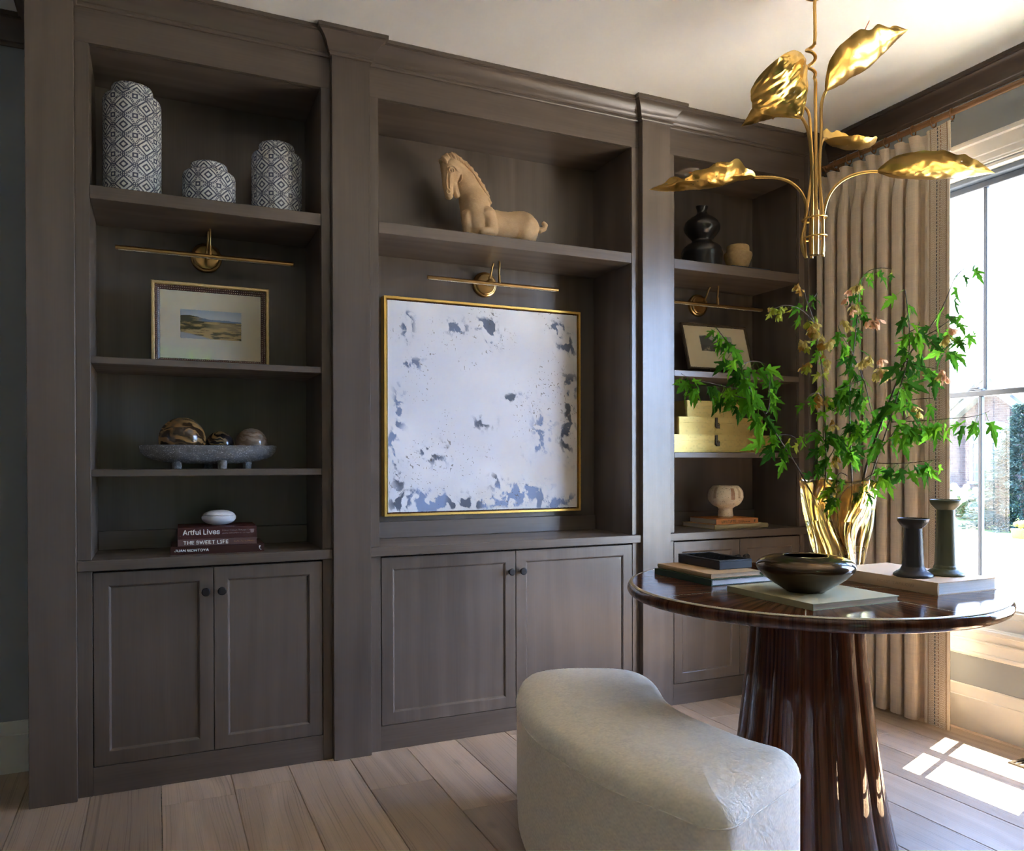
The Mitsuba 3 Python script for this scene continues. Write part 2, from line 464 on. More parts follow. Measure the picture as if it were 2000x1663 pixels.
for s in SEC:
    (x0, x1), (o0, o1), (d0, d1, d2), sd = s['x'], s['o'], s['d'], s['side']
    k = thing('bookcase', f'open grey-brown wooden bookcase section, {where[sd]}', 'bookcase')
    part(k, 'back_panel', bx(o0 - 0.02, o1 + 0.02, BP, BP + 0.02, CT + G, OT + 0.02), 'wood_upright')
    part(k, 'side_panel', bx(o0 - 0.022, o0, 0.021, BP, CT + G, OT, 0), 'wood_upright')
    part(k, 'side_panel', bx(o1, o1 + 0.022, 0.021, BP, CT + G, OT, 0), 'wood_upright')
    part(k, 'top_panel', bx(o0 - 0.022, o1 + 0.022, 0.021, BP, OT, OT + 0.02), 'wood_level')
    part(k, 'stile', bx(x0 + G, o0, 0.0, 0.02, CT + G, OT, 0.0012), 'wood_upright')
    part(k, 'stile', bx(o1, x1 - G, 0.0, 0.02, CT + G, OT, 0.0012), 'wood_upright')
    part(k, 'top_rail', bx(x0 + G, x1 - G, 0.0, 0.02, OT, CEIL - 0.002, 0.0012), 'wood_level')
    for i, (a, b) in enumerate(s['shelves']):
        part(k, 'shelf', bx(o0 + G, o1 - G, 0.001, BP - G, a, b, 0.0018), 'wood_level')
    part(k, 'back_ledge', bx(o0 + G, o1 - G, BP - 0.02, BP - G, CT + G, CT + 0.078, 0.002), 'wood_level')
    k = solo('countertop', f'grey-brown wooden countertop on the base cabinet {under[sd]}', 'countertop',
             join([bx(x0 + 0.001, x1 - 0.001, -0.02, 0.0, CB, CT, 0.0025), bx(x0 + 0.001, x1 - 0.001, -0.001, BP + 0.02, CB, CT)]), 'wood_level')
    k = thing('base_cabinet', f'grey-brown two-door base cabinet {under[sd]}', 'cabinet')
    part(k, 'carcass', bx(x0 + 0.002, x1 - 0.002, 0.024, BP, 0.004, CB - G), 'gap_dark')
    part(k, 'stile', bx(x0 + G, d0 - 0.0015, 0.0, 0.0235, 0.0, CB - G, 0.001), 'wood_upright')
    part(k, 'stile', bx(d2 + 0.0015, x1 - G, 0.0, 0.0235, 0.0, CB - G, 0.001), 'wood_upright')
    part(k, 'toe_rail', bx(d0 - 0.0015, d2 + 0.0015, 0.0, 0.0235, 0.0, DB - 0.002, 0.001), 'wood_level')
    for j, (a, b) in enumerate(((d0 + 0.0015, d1 - 0.0012), (d1 + 0.0012, d2 - 0.0015))):
        w = 0.058
        prof = [(0, 0.022), (0, 0.0012), (0.0012, 0.0), (w - 0.009, 0.0), (w - 0.006, 0.0012), (w - 0.0015, 0.006), (w, 0.0075), (w, 0.022)]
        dk = part(k, 'door', frame_sweep(a, b, DB, DT, prof), 'wood_upright', False)
        part(dk, 'panel', bx(a + w - 0.001, b - w + 0.001, 0.0075, 0.018, DB + w - 0.001, DT - w + 0.001), 'wood_upright')
        kx = d1 - 0.029 if j == 0 else d1 + 0.029
        kn = lathe(smooth_profile([(0, -0.028), (0.012, -0.028), (0.0155, -0.0265), (0.016, -0.023), (0.0145, -0.019), (0.007, -0.014), (0.006, -0.004), (0.009, 0.0), (0, 0.0)], 40), 24)
        kn.vertices = np.stack([kx + kn.vertices[:, 0], kn.vertices[:, 2], 0.724 + kn.vertices[:, 1]], -1)
        kn.fix_normals()
        part(dk, 'knob', kn, 'black_knob', 40, label='round black knob')
pil_desc = ['at the left end beside the dark wall', 'between the blue and white jars and the abstract painting', 'between the painting and the stacked gold boxes', 'at the right end, half hidden by the curtain']
for (a, b), t in zip(((-0.4105, -0.26), (0.66, 0.816), (2.155, 2.318), (3.221, WX - 0.0005)), pil_desc):
    solo('pilaster', f'tall flat grey-brown wooden pilaster {t}', 'pilaster', bx(a, b, PIL, BACK - 0.001, 0.0, CEIL - 0.001, 0.0015), 'wood_upright')
solo('crown_molding', 'stained wood crown molding along the top of the bookcases, stepping out over each pilaster', 'molding',
     molding([(-0.4105, BACK), (-0.4105, PIL), (-0.26, PIL), (-0.26, 0), (0.66, 0), (0.66, PIL), (0.816, PIL), (0.816, 0), (2.155, 0), (2.155, PIL), (2.318, PIL), (2.318, 0), (3.221, 0), (3.221, PIL), (WX - 0.0652, PIL)],
             CROWN, CEIL - 0.0962), 'wood_level', 35)

# ------------------------------------------------------------------ more materials
principled('brass_dark', (0.50, 0.315, 0.125), 0.24, metallic=1.0)
principled('brass_bright', (0.60, 0.385, 0.105), 0.24, metallic=1.0, two=True)
principled('brass_tube', (0.62, 0.385, 0.12), 0.22, metallic=1.0)
principled('gold_leaf', (0.80, 0.50, 0.12), 0.38, metallic=0.85)
principled('mat_cream', (0.60, 0.55, 0.42), 0.85)
principled('black_gloss', (0.012, 0.012, 0.013), 0.22, specular=0.6)
principled('paper', proc(lambda p, n, uv: mi.Color3f(0.62, 0.58, 0.50) * (0.75 + 0.35 * noise(p.z * 900.0, p.x * 2.0, p.y * 2.0))), 0.9)
bsdf('clear_glass', {'type': 'thindielectric', 'int_ior': 1.5})


# ------------------------------------------------------------------ blue and white jars
def f_jar(p, n, uv):
    u, v = uv.x, uv.y
    cu, cv = u - dr.floor(u) - 0.5, v - dr.floor(v) - 0.5
    r = 2.0 * dr.sqrt(cu * cu + cv * cv)
    th = dr.atan2(cv, cu)
    ring = smoothstep(0.80, 0.83, r) * smoothstep(1.03, 1.0, r)
    k = th * (30.0 / (2 * math.pi))
    bead = dr.square((k - dr.floor(k) - 0.5) / 30.0 * 6.28) + dr.square((r - 0.915) * 1.0)
    dots = smoothstep(0.0042, 0.0026, bead)
    d = dr.abs(cu) + dr.abs(cv)
    # a diamond whose sides bow inward, so that white petals stay along the ring
    bow = dr.sqrt(dr.square(0.5 - dr.abs(cu)) + dr.square(0.5 - dr.abs(cv)))
    dia = smoothstep(0.345, 0.36, d) * smoothstep(0.455, 0.44, d) * smoothstep(0.98, 0.92, r)
    sq = smoothstep(0.105, 0.12, d) * smoothstep(0.225, 0.21, d)
    e = (0.5 - dr.abs(cu)) + (0.5 - dr.abs(cv))
    sm = dr.maximum(0.5 - dr.abs(cu), 0.5 - dr.abs(cv))
    corner = smoothstep(0.045, 0.06, sm) * smoothstep(0.135, 0.12, sm)
    dark = dr.clip(dr.maximum(dr.maximum(ring * (1 - dots), dia), dr.maximum(sq, corner)), 0, 1)
    return mix((0.66, 0.68, 0.68), (0.030, 0.038, 0.085), dark * 0.93)


bsdf('jar_pattern', {'type': 'principled', 'base_color': proc(f_jar), 'roughness': 0.22, 'specular': 0.5})


def uv_lathe(prof, n, cells, vscale, v0):
    """Open revolve with a uv seam: u counts pattern cells around, v pattern cells along the profile's arc."""
    p = np.asarray(prof, float)
    s = np.r_[0, np.cumsum(np.linalg.norm(np.diff(p, axis=0), axis=1))]
    ang = np.linspace(0, 2 * np.pi, n + 1)
    v = np.stack([p[:, 0][:, None] * np.cos(ang), p[:, 0][:, None] * np.sin(ang), np.broadcast_to(p[:, 1][:, None], (len(p), n + 1))], -1).reshape(-1, 3)
    uv = np.stack([np.broadcast_to(ang / (2 * np.pi) * cells, (len(p), n + 1)), np.broadcast_to(((s - v0) / vscale)[:, None], (len(p), n + 1))], -1).reshape(-1, 2)
    m = trimesh.Trimesh(v, grid_faces(len(p), n + 1), process=False)
    if m.volume < 0:
        m.invert()
    return m, uv


S1 = 2.2346


def jar(x, y, r, h_body, r_lid, h_lid, label, rot):
    k = thing('lidded_jar', label, 'jar', 'blue and white lidded jars on the top left shelf')
    c = min(0.022, h_body * 0.2)
    prof = [(0.001, 0.0), (r - 0.004, 0.0), (r, 0.004), (r, h_body - c)] + [(r - c + c * math.cos(t), h_body - c + c * math.sin(t)) for t in np.linspace(0.2, 1.35, 8)] + [(r_lid + 0.002, h_body), (r_lid - 0.008, h_body), (r_lid - 0.008, h_body - 0.01), (0.001, h_body - 0.01)]
    m, uv = uv_lathe(prof, 72, 8, 0.0745, 0.03)
    m = xf(m, rot, (x, y, S1 + 0.0005))
    part(k, 'body', m, 'jar_pattern', True, uv=uv)
    prof = [(r_lid - 0.004, -0.006), (r_lid - 0.002, 0.002), (r_lid, 0.006), (r_lid, h_lid - 0.012), (r_lid - 0.003, h_lid - 0.004), (r_lid - 0.012, h_lid), (r_lid * 0.5, h_lid + 0.002), (0.001, h_lid + 0.003)]
    prof2 = []
    for a, b in zip(prof[:-1], prof[1:]):
        prof2 += [a]
    m, uv = uv_lathe(prof2 + [prof[-1]], 64, 6, 0.062, 0.045)
    m = xf(m, rot + 0.4, (x, y, S1 + h_body + 0.001))
    part(k, 'lid', m, 'jar_pattern', True, label='patterned lid with rounded shoulders', uv=uv)


jar(-0.075, 0.17, 0.104, 0.405, 0.074, 0.042, 'tallest blue and white lidded jar with circle pattern, leftmost on its shelf', 0.9)
jar(0.205, 0.17, 0.101, 0.155, 0.070, 0.036, 'squat blue and white lidded jar, the shortest of the three', 0.3)
jar(0.470, 0.17, 0.101, 0.272, 0.072, 0.040, 'medium-height blue and white lidded jar, rightmost on its shelf', 2.0)


# ------------------------------------------------------------------ picture lights
def picture_light(xc, zb, half, neck_x, label):
    k = thing('picture_light', label, 'wall lamp', 'brass picture lights')
    plate = lathe(smooth_profile([(0, -0.026), (0.045, -0.026), (0.052, -0.022), (0.052, -0.017), (0.060, -0.014), (0.062, -0.006), (0.062, 0)], 30).tolist() + [(0, 0)], 48)
    plate.vertices = np.stack([xc + plate.vertices[:, 0], BP - 0.0006 + plate.vertices[:, 2], zb + 0.022 + plate.vertices[:, 1]], -1)
    plate.fix_normals()
    part(k, 'back_plate', plate, 'brass_dark', 40)
    bar = tube([(xc - half, 0.23, zb), (xc + half, 0.23, zb)], 0.0085, 20)
    slot = bx(xc - half + 0.01, xc + half - 0.01, 0.225, 0.235, zb - 0.0092, zb - 0.0078)
    bk = part(k, 'bar', bar, 'brass_dark', 40)
    part(bk, 'lens_strip', slot, 'mat_cream')
    part(k, 'knuckle', join([bx(xc - 0.007, xc + 0.007, 0.285, BP - 0.024, zb + 0.014, zb + 0.036, 0.002), tube([(xc, 0.30, zb + 0.002), (xc, 0.30, zb + 0.048)], 0.006, 12)]), 'brass_dark', 40)
    nx = neck_x
    pts = spline([(xc + 0.004, 0.30, zb + 0.045), (xc + 0.4 * nx, 0.285, zb + 0.092), (xc + 0.8 * nx, 0.265, zb + 0.127), (xc + nx, 0.247, zb + 0.133), (xc + nx * 1.06, 0.234, zb + 0.118), (xc + nx, 0.23, zb + 0.07), (xc + nx, 0.23, zb + 0.006)], 40)
    part(k, 'gooseneck', tube(pts, 0.0045, 12), 'brass_dark', 40)
    part(k, 'coupling', lathe([(0, 0), (0.008, 0), (0.008, 0.012), (0.006, 0.016), (0.006, 0.04), (0, 0.04)], 20, (xc + nx, 0.23, zb + 0.004)), 'brass_dark', 40)


picture_light(0.203, 2.0725, 0.342, 0.008, 'slim brass picture light above the small landscape picture in the left bookcase')
picture_light(1.490, 2.0755, 0.340, 0.022, 'slim brass picture light above the large abstract painting')
picture_light(2.785, 2.0755, 0.345, 0.036, 'slim brass picture light above the sepia print in the right bookcase')


# ------------------------------------------------------------------ framed landscape, left
def tilt_about(mesh, y, z, ang):
    m = mesh.copy()
    v = m.vertices
    c, s = math.cos(ang), math.sin(ang)
    dy, dz = v[:, 1] - y, v[:, 2] - z
    m.vertices = np.stack([v[:, 0], y + c * dy + s * dz, z - s * dy + c * dz], -1)
    return m


def f_landscape(p, n, uv):
    u, v = uv.x, uv.y
    w = fbm(u * 6.0, v * 5.0, 2.0)
    hill = 0.70 + 0.10 * dr.exp(-dr.square((u - 0.15) * 5.0)) - 0.05 * u + 0.03 * fbm(u * 14.0, 1.0, 0.0)
    sky = mix((0.50, 0.53, 0.52), (0.36, 0.42, 0.45), smoothstep(0.7, 1.0, v))
    sea = mi.Color3f(0.16, 0.22, 0.28)
    g = fbm(u * 7.0, v * 22.0, 8.0)
    land = mix((0.055, 0.050, 0.018), (0.42, 0.29, 0.10), smoothstep(0.38, 0.66, g + 0.18 * (0.55 - v)))
    land = mix(land, mi.Color3f(0.48, 0.36, 0.16), smoothstep(0.28, 0.05, dr.abs(v - 0.52 + 0.1 * u)) * smoothstep(0.35, 0.6, u) * 0.55)
    path = smoothstep(0.30, 0.22, v + 0.42 * u + 0.06 * w)
    land = mix(land, mi.Color3f(0.30, 0.33, 0.36), path)
    edge = smoothstep(hill - 0.01, hill + 0.01, v)
    out = mix(land, sea, smoothstep(0.60, 0.63, v) * smoothstep(0.2, 0.4, u))
    out = mix(out, mi.Color3f(0.055, 0.06, 0.03), smoothstep(0.58, 0.62, v) * (1 - smoothstep(0.12, 0.32, u)))
    return mix(out, sky, edge)


principled('landscape_print', proc(f_landscape), 0.6)


def f_gilt(p, n, uv):
    w = fbm(p.x * 90.0, p.y * 90.0, p.z * 90.0)
    return mix((0.62, 0.43, 0.17), (0.85, 0.66, 0.34), w)


principled('gilt_frame', proc(f_gilt), 0.42, metallic=0.55)
principled('bead_brown', (0.045, 0.014, 0.009), 0.4)
principled('bead_light', (0.75, 0.68, 0.55), 0.35)


def picture(key_name, label, cat, W, Hh, x0, yb, zb, ang, moulding, mat_w, parts, rz=0.0):
    """A framed picture that stands on its lower edge and leans back. Local frame: x from its left edge, z up, front towards -y."""
    k = thing(key_name, label, cat)

    def place(m):
        m = tilt_about(m, 0, 0, ang)
        return xf(m, rz, (x0, yb, zb))
    return k, place


k, place = picture('framed_landscape', 'small landscape picture in a beaded gilt frame standing on the second shelf of the left bookcase', 'framed picture', 0.452, 0.345, -0.0125, 0.215, 1.6106, 0.0, None, 0, None)
W_, H_ = 0.452, 0.338
part(k, 'frame', place(frame_sweep(0, W_, 0, H_, [(0, 0.0), (0, -0.022), (0.003, -0.026), (0.010, -0.027), (0.013, -0.022), (0.014, 0.0)])), 'gilt_frame', 30)
inner = part(k, 'inner_moulding', place(frame_sweep(0.0135, W_ - 0.0135, 0.0135, H_ - 0.0135, [(0, 0.0), (0, -0.016), (0.010, -0.015), (0.019, -0.010), (0.020, 0.0)])), 'bead_brown', label='dark brown moulding studded with beads')
oct_ = trimesh.creation.icosphere(subdivisions=1, radius=0.00155)
beads = []
for ins, yy in ((0.0185, -0.0158), (0.0275, -0.0132)):
    for a0, a1, fixed, hor in ((ins, W_ - ins, ins, True), (ins, W_ - ins, H_ - ins, True), (ins, H_ - ins, ins, False), (ins, H_ - ins, W_ - ins, False)):
        for t in np.linspace(a0, a1, int((a1 - a0) / 0.0081) + 1):
            b = oct_.copy()
            b.apply_translation((t, yy, fixed) if hor else (fixed, yy, t))
            beads.append(b)
part(inner, 'beading', place(join(beads)), 'bead_light', True, label='two rows of tiny pale beads', kind='stuff')
part(k, 'mat_board', place(bx(0.03, W_ - 0.03, -0.008, -0.003, 0.03, H_ - 0.03)), 'mat_cream', label='wide cream mat')


def flat_uv(x0, x1, z0, z1, y):
    m = trimesh.Trimesh([(x0, y, z0), (x1, y, z0), (x1, y, z1), (x0, y, z1), (x0, y + 0.0015, z0), (x1, y + 0.0015, z0), (x1, y + 0.0015, z1), (x0, y + 0.0015, z1)],
                        [(0, 1, 2), (0, 2, 3), (5, 4, 7), (5, 7, 6), (0, 4, 5), (0, 5, 1), (3, 2, 6), (3, 6, 7), (0, 3, 7), (0, 7, 4), (1, 5, 6), (1, 6, 2)], process=False)
    return m, np.array([(0, 0), (1, 0), (1, 1), (0, 1)] * 2, float)


m, uv = flat_uv(0.108, 0.342, 0.115, 0.232, -0.0088)
part(k, 'print', place(m), 'landscape_print', uv=uv, label='landscape of dunes, grass and pale sky')
g = trimesh.Trimesh([(0.03, -0.0115, 0.03), (W_ - 0.03, -0.0115, 0.03), (W_ - 0.03, -0.0115, H_ - 0.03), (0.03, -0.0115, H_ - 0.03)], [(0, 1, 2), (0, 2, 3)], process=False)
part(k, 'glazing', place(g), 'clear_glass')


# ------------------------------------------------------------------ large abstract painting
def f_abstract(p, n, uv):
    u, v = uv.x, uv.y
    big = fbm(u * 2.6 + 3.0, v * 2.6, 1.0)
    base = mix((0.60, 0.61, 0.645), (0.74, 0.745, 0.76), smoothstep(0.3, 0.7, big))
    warm = smoothstep(0.55, 0.75, fbm(u * 3.2 + 9.0, v * 3.2, 4.0))
    base = mix(base, mi.Color3f(0.60, 0.56, 0.50), warm * 0.5)
    wx = u + 0.05 * (fbm(u * 9.0, v * 9.0, 3.0) - 0.5)
    wy = v + 0.05 * (fbm(u * 9.0 + 7.0, v * 9.0, 5.0) - 0.5)
    scr = fbm(wx * 38.0 + 5.0, wy * 30.0 + 8.0 * wx, 6.0, octaves=5)

    def spot(cx, cy, rx, ry, s):
        return s * dr.exp(-dr.square((wx - cx) / rx) - dr.square((wy - cy) / ry))
    where_ = (spot(0.34, 0.895, 0.05, 0.035, 1.0) + spot(0.52, 0.88, 0.05, 0.06, 1.0) + spot(0.47, 0.92, 0.05, 0.03, .6) + spot(0.10, 0.88, 0.03, 0.08, .75) + spot(0.12, 0.71, 0.045, 0.03, .8)
              + spot(0.05, 0.50, 0.028, 0.09, 1.0) + spot(0.04, 0.36, 0.02, 0.05, .8) + spot(0.03, 0.28, 0.03, 0.06, .9) + spot(0.05, 0.17, 0.03, 0.07, .7) + spot(0.88, 0.92, 0.06, 0.04, .9) + spot(0.93, 0.84, 0.06, 0.05, .9) + spot(0.96, 0.62, .05, .10, .6)
              + spot(0.21, 0.29, 0.08, 0.05, .75) + spot(0.17, 0.05, 0.16, 0.045, 1.05) + spot(0.50, 0.03, 0.3, 0.025, 1.0) + spot(0.72, 0.085, 0.10, 0.05, 1.1) + spot(0.63, 0.06, 0.05, 0.04, .9)
              + spot(0.74, 0.30, 0.04, 0.04, .75) + spot(0.80, 0.40, 0.05, 0.10, .8) + spot(0.95, 0.40, 0.04, 0.12, .9) + spot(0.48, 0.42, 0.05, 0.03, .7) + spot(0.62, 0.56, 0.09, 0.03, .6) + spot(0.55, 0.13, 0.04, .04, .6) + spot(0.9, 0.03, 0.1, 0.03, .8))
    ink = smoothstep(0.50, 0.60, scr * 0.78 + dr.minimum(where_, 1.0) * 0.20) * dr.clip(where_ * 2.0, 0, 1)
    soft = dr.clip(where_ * 0.42 * smoothstep(0.35, 0.6, scr), 0, 0.5)
    tone = mix((0.040, 0.055, 0.090), (0.17, 0.24, 0.40), smoothstep(0.35, 0.6, fbm(u * 5.0, v * 3.0, 12.0)) * (1.0 - 0.6 * smoothstep(0.3, 0.9, v)))
    out = mix(mix(base, mi.Color3f(0.30, 0.36, 0.46), soft), tone, ink * 0.9)
    fl = smoothstep(0.86, 0.93, noise(u * 150.0, v * 130.0 + u * 40.0, 5.0)) * smoothstep(0.46, 0.62, fbm(u * 7.0, v * 7.0, 20.0))
    return mix(out, mi.Color3f(0.10, 0.075, 0.05), fl * 0.7)


principled('abstract_paint', proc(f_abstract), 0.55, specular=0.35)
k = thing('abstract_painting', 'large square abstract painting in white and blue with a thin gold frame', 'painting')
AX0, AX1, AZ0, AZ1 = 0.966, 2.004, 0.968, 1.9925
part(k, 'frame', frame_sweep(AX0, AX1, AZ0, AZ1, [(0, BP - 0.001), (0, 0.312), (0.001, 0.311), (0.0105, 0.311), (0.0115, 0.312), (0.0115, 0.330), (0.0115, BP - 0.001)]), 'gold_leaf')
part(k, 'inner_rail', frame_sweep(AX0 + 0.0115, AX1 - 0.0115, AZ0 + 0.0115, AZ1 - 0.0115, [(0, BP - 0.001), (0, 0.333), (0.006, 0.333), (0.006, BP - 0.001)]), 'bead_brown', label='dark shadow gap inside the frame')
m, uv = flat_uv(AX0 + 0.0185, AX1 - 0.0185, AZ0 + 0.0185, AZ1 - 0.0185, 0.318)
m2 = bx(AX0 + 0.0186, AX1 - 0.0186, 0.3196, BP - 0.002, AZ0 + 0.0186, AZ1 - 0.0186)
ck = part(k, 'canvas', m, 'abstract_paint', uv=uv)
part(k, 'stretcher', m2, 'mat_cream')

# ------------------------------------------------------------------ stone bowl with three spheres
def f_stone(p, n, uv):
    a = fbm(p.x * 60.0, p.y * 60.0, p.z * 60.0)
    sp = smoothstep(0.74, 0.82, noise(p.x * 420.0, p.y * 420.0, p.z * 420.0))
    return mix((0.085, 0.085, 0.085), (0.20, 0.20, 0.195), a) + 0.45 * sp


principled('speckled_stone', proc(f_stone), 0.8)
S3 = 1.1954
k = thing('stone_bowl', 'long boat-shaped grey stone bowl on short feet', 'bowl')
nu, nv = 72, 22
vs = []
A, B, D = 0.262, 0.105, 0.073
th = np.linspace(0, 2 * np.pi, nu, endpoint=False)
outer = []
for j in range(nv):
    t = j / (nv - 1) * math.pi / 2
    rr, zz = math.sin(t) ** 0.62, 1 - math.cos(t) ** 0.75 if t < math.pi / 2 - 1e-6 else 1.0
    outer.append((rr, zz * D))
inner_ = [(r * 0.90, 0.016 + z * (1 - 0.016 / D)) for r, z in outer][::-1]
pts = []
for r, z in outer + inner_:
    r = max(r, 0.002)
    pts.append(np.stack([A * r * np.sign(np.cos(th)) * np.abs(np.cos(th)) ** 0.86, B * r * np.sin(th), np.full(nu, z)], -1))
v = np.vstack(pts)
v += ((meshkit.fbm(v * 38, 3, 2) - 0.5) * 0.009)[:, None] * np.array([0.3, 1, 0.6])
bm = trimesh.Trimesh(v, grid_faces(2 * nv, nu, closed_v=True), process=False)
if bm.volume < 0:
    bm.invert()
bm.apply_translation((0.203, 0.17, S3 + 0.021))
part(k, 'basin', bm, 'speckled_stone', 60)
for fx, fy in ((0.078, 0.13), (0.245, 0.10), (0.345, 0.155), (0.2, 0.235)):
    part(k, 'foot', lathe([(0, 0.0005), (0.016, 0.0005), (0.0175, 0.004), (0.018, 0.034), (0, 0.036)], 18, (fx, fy, S3)), 'speckled_stone', 40)


def f_petrified(c1, c2, c3, k1, seed):
    def fn(p, n, uv):
        w = fbm(p.x * 22.0 + seed, p.y * 22.0, p.z * 22.0)
        s = noise(p.z * 130.0 + w * 9.0 + p.x * 22.0, p.x * 26.0 + seed, p.y * 26.0)
        b = fbm(p.x * k1 + seed * 3.0, p.y * k1, p.z * k1)
        return mix(mix(c1, c2, smoothstep(0.35, 0.65, s)), mi.Color3f(*c3), smoothstep(0.5, 0.66, b))
    return fn


principled('petrified_brown', proc(f_petrified((0.030, 0.017, 0.008), (0.30, 0.17, 0.06), (0.10, 0.085, 0.07), 16.0, 1.0)), 0.16, specular=0.6)
principled('petrified_dark', proc(f_petrified((0.008, 0.007, 0.007), (0.20, 0.13, 0.05), (0.02, 0.018, 0.02), 30.0, 5.0)), 0.16, specular=0.6)
principled('petrified_grey', proc(f_petrified((0.17, 0.12, 0.08), (0.27, 0.22, 0.17), (0.22, 0.215, 0.20), 12.0, 9.0)), 0.16, specular=0.6)
for x, r, zt, m_, lab in ((0.100, 0.088, 1.401, 'petrified_brown', 'largest polished brown stone sphere, at the left of the stone bowl'),
                          (0.2415, 0.053, 1.348, 'petrified_dark', 'smallest dark streaked stone sphere, in the middle of the stone bowl'),
                          (0.364, 0.064, 1.362, 'petrified_grey', 'grey-tan polished stone sphere, at the right of the stone bowl')):
    s = trimesh.creation.icosphere(subdivisions=4, radius=r)
    s.apply_translation((x, 0.17, zt - r))
    solo('stone_sphere', lab, 'stone sphere', s, m_, True, group='polished stone spheres')


# ------------------------------------------------------------------ books
def book(label, x, y, z, L, D, Hh, cover, group=None, rz=0.0, spine='front', rounded=0.0, board=0.0022, over=0.003, pages='paper'):
    """Lying book. Local: spine along x from 0 to L at y = 0 (front), depth D back, height Hh. Turned by rz about its origin and moved to (x, y, z)."""
    k = thing('book', label, 'book', group)
    z = z + 0.0004
    ch = min(0.0008, board * 0.35)
    bows = [(0.0, 0.0)]
    if rounded:
        t = np.linspace(-1, 1, 9)
        prof = [(-rounded * (1 - a * a), (a + 1) / 2 * Hh) for a in t]
    else:
        prof = [(0, 0), (0, Hh)]
    poly = prof + [(D, Hh), (D, Hh - board), (board + 0.002, Hh - board), (board + 0.002, board), (D, board), (D, 0)]
    m = trimesh.creation.extrude_polygon(Polygon(poly), L, engine='earcut')
    v = m.vertices.copy()
    m.vertices = np.stack([v[:, 2], v[:, 0], v[:, 1]], -1)
    m.fix_normals()
    part(k, 'cover', xf(m, rz, (x, y, z)), cover)
    pg = bx(over, L - over, board + 0.0022, D - over, board + 0.0002, Hh - board - 0.0002)
    part(k, 'pages', xf(pg, rz, (x, y, z)), pages)

    def on_spine(mesh, mat, name='lettering', label_=None):
        part(k, name, xf(mesh, rz, (x, y, z)), mat, label=label_)
    return k, on_spine


principled('cover_maroon', (0.058, 0.016, 0.014), 0.45)
principled('cover_mauve', (0.115, 0.062, 0.058), 0.45)
principled('cover_dark_red', (0.040, 0.012, 0.009), 0.4)
principled('ink_white', (0.80, 0.82, 0.80), 0.6)
principled('ink_grey', (0.30, 0.24, 0.23), 0.6)
principled('ink_gold', (0.42, 0.24, 0.09), 0.5)
BG = 'books stacked in the left bookcase'
k, sp = book('thin dark brown book marked JUAN MONTOYA, lowest of its stack in the left bookcase', 0.052, 0.048, CT, 0.345, 0.24, 0.0305, 'cover_dark_red', BG, rz=-0.035)
sp(text_on_front('JUAN MONTOYA', 0.0095, 0.013, -0.0001, 0.0105, True, squeeze=1.16), 'ink_white')
sp(join([text_on_front('t', 0.012, 0.324, -0.0001, 0.0125, True), bx(0.3265, 0.3315, -0.0006, -0.0001, 0.0185, 0.0245), bx(0.331, 0.334, -0.0006, -0.0001, 0.007, 0.0105)]), 'ink_white', 'emblem')
k, sp = book('mauve-brown book marked THE SWEET LIFE, in the middle of its stack', 0.078, 0.060, CT + 0.031, 0.292, 0.225, 0.0265, 'cover_mauve', BG, rz=-0.03)
sp(text_on_front('THE SWEET LIFE', 0.0135, 0.019, -0.0001, 0.0058, True, squeeze=1.1), 'ink_white')
sp(text_on_front('KATE ZUCKERMAN', 0.005, 0.205, -0.0001, 0.0100, False, squeeze=1.25), 'ink_gold', 'author_line')
k, sp = book('thick maroon book marked Artful Lives, topmost of its stack in the left bookcase', 0.078, 0.060, CT + 0.0580, 0.292, 0.225, 0.0440, 'cover_maroon', BG, rz=-0.03)
sp(text_on_front('Artful Lives', 0.0185, 0.0175, -0.0001, 0.0165, True, squeeze=1.0), 'ink_white')
sp(join([text_on_front('Edward Weston, Margrethe Mather,', 0.0068, 0.162, -0.0001, 0.0270, squeeze=0.80), text_on_front('and the Bohemians of Los Angeles', 0.0058, 0.162, -0.0001, 0.0165, squeeze=0.88)]), 'ink_grey', 'subtitle')
sp(join([bx(0.268, 0.2815, -0.0006, -0.0001, 0.0195, 0.0330)]), 'ink_grey', 'emblem')
sp(text_on_front('wwwwww', 0.0022, 0.0055, -0.0001, 0.012, squeeze=0.4), 'ink_grey', 'small_mark')


def f_alabaster(p, n, uv):
    w = fbm(p.x * 14.0, p.y * 14.0, p.z * 26.0)
    return mix((0.70, 0.70, 0.72), (0.86, 0.86, 0.87), w)


principled('alabaster', proc(f_alabaster), 0.35, specular=0.4)
k = thing('alabaster_box', 'white egg-shaped stone box with a thin lid line lying on the book stack', 'box')
zb = CT + 0.1026


def oval(z0, z1, scale, tilt):
    pr = []
    n_ = 26
    for i in range(n_ + 1):
        t = math.pi * i / n_
        pr.append((0.066 * max(math.sin(t), 0.0) ** 0.9, -0.031 * math.cos(t)))
    pr = [(r, z) for r, z in pr if z0 <= z <= z1]
    return pr


lo = lathe([(0, -0.031)] + oval(-0.0305, 0.0085, 1, 0)[0:] + [(0, 0.0085)], 48)
hi = lathe([(0, 0.0092), (0.0605, 0.0092)] + oval(0.0108, 0.0312, 1, 0) + [(0, 0.031)], 48)
for m, nm in ((lo, 'base'), (hi, 'lid')):
    m.vertices = m.vertices * np.array([1, 0.72, 1.0])
    m.apply_translation((0.235, 0.155, zb + 0.0312))
    part(k, nm, m, 'alabaster', 35)

# ------------------------------------------------------------------ horse
HZ = S1


def f_terra(p, n, uv):
    w = fbm(p.x * 30.0, p.y * 30.0, p.z * 30.0)
    g = noise(p.x * 260.0, p.y * 260.0, p.z * 260.0)
    return mix((0.43, 0.27, 0.135), (0.58, 0.41, 0.24), dr.clip(0.75 * w + 0.35 * g, 0, 1))


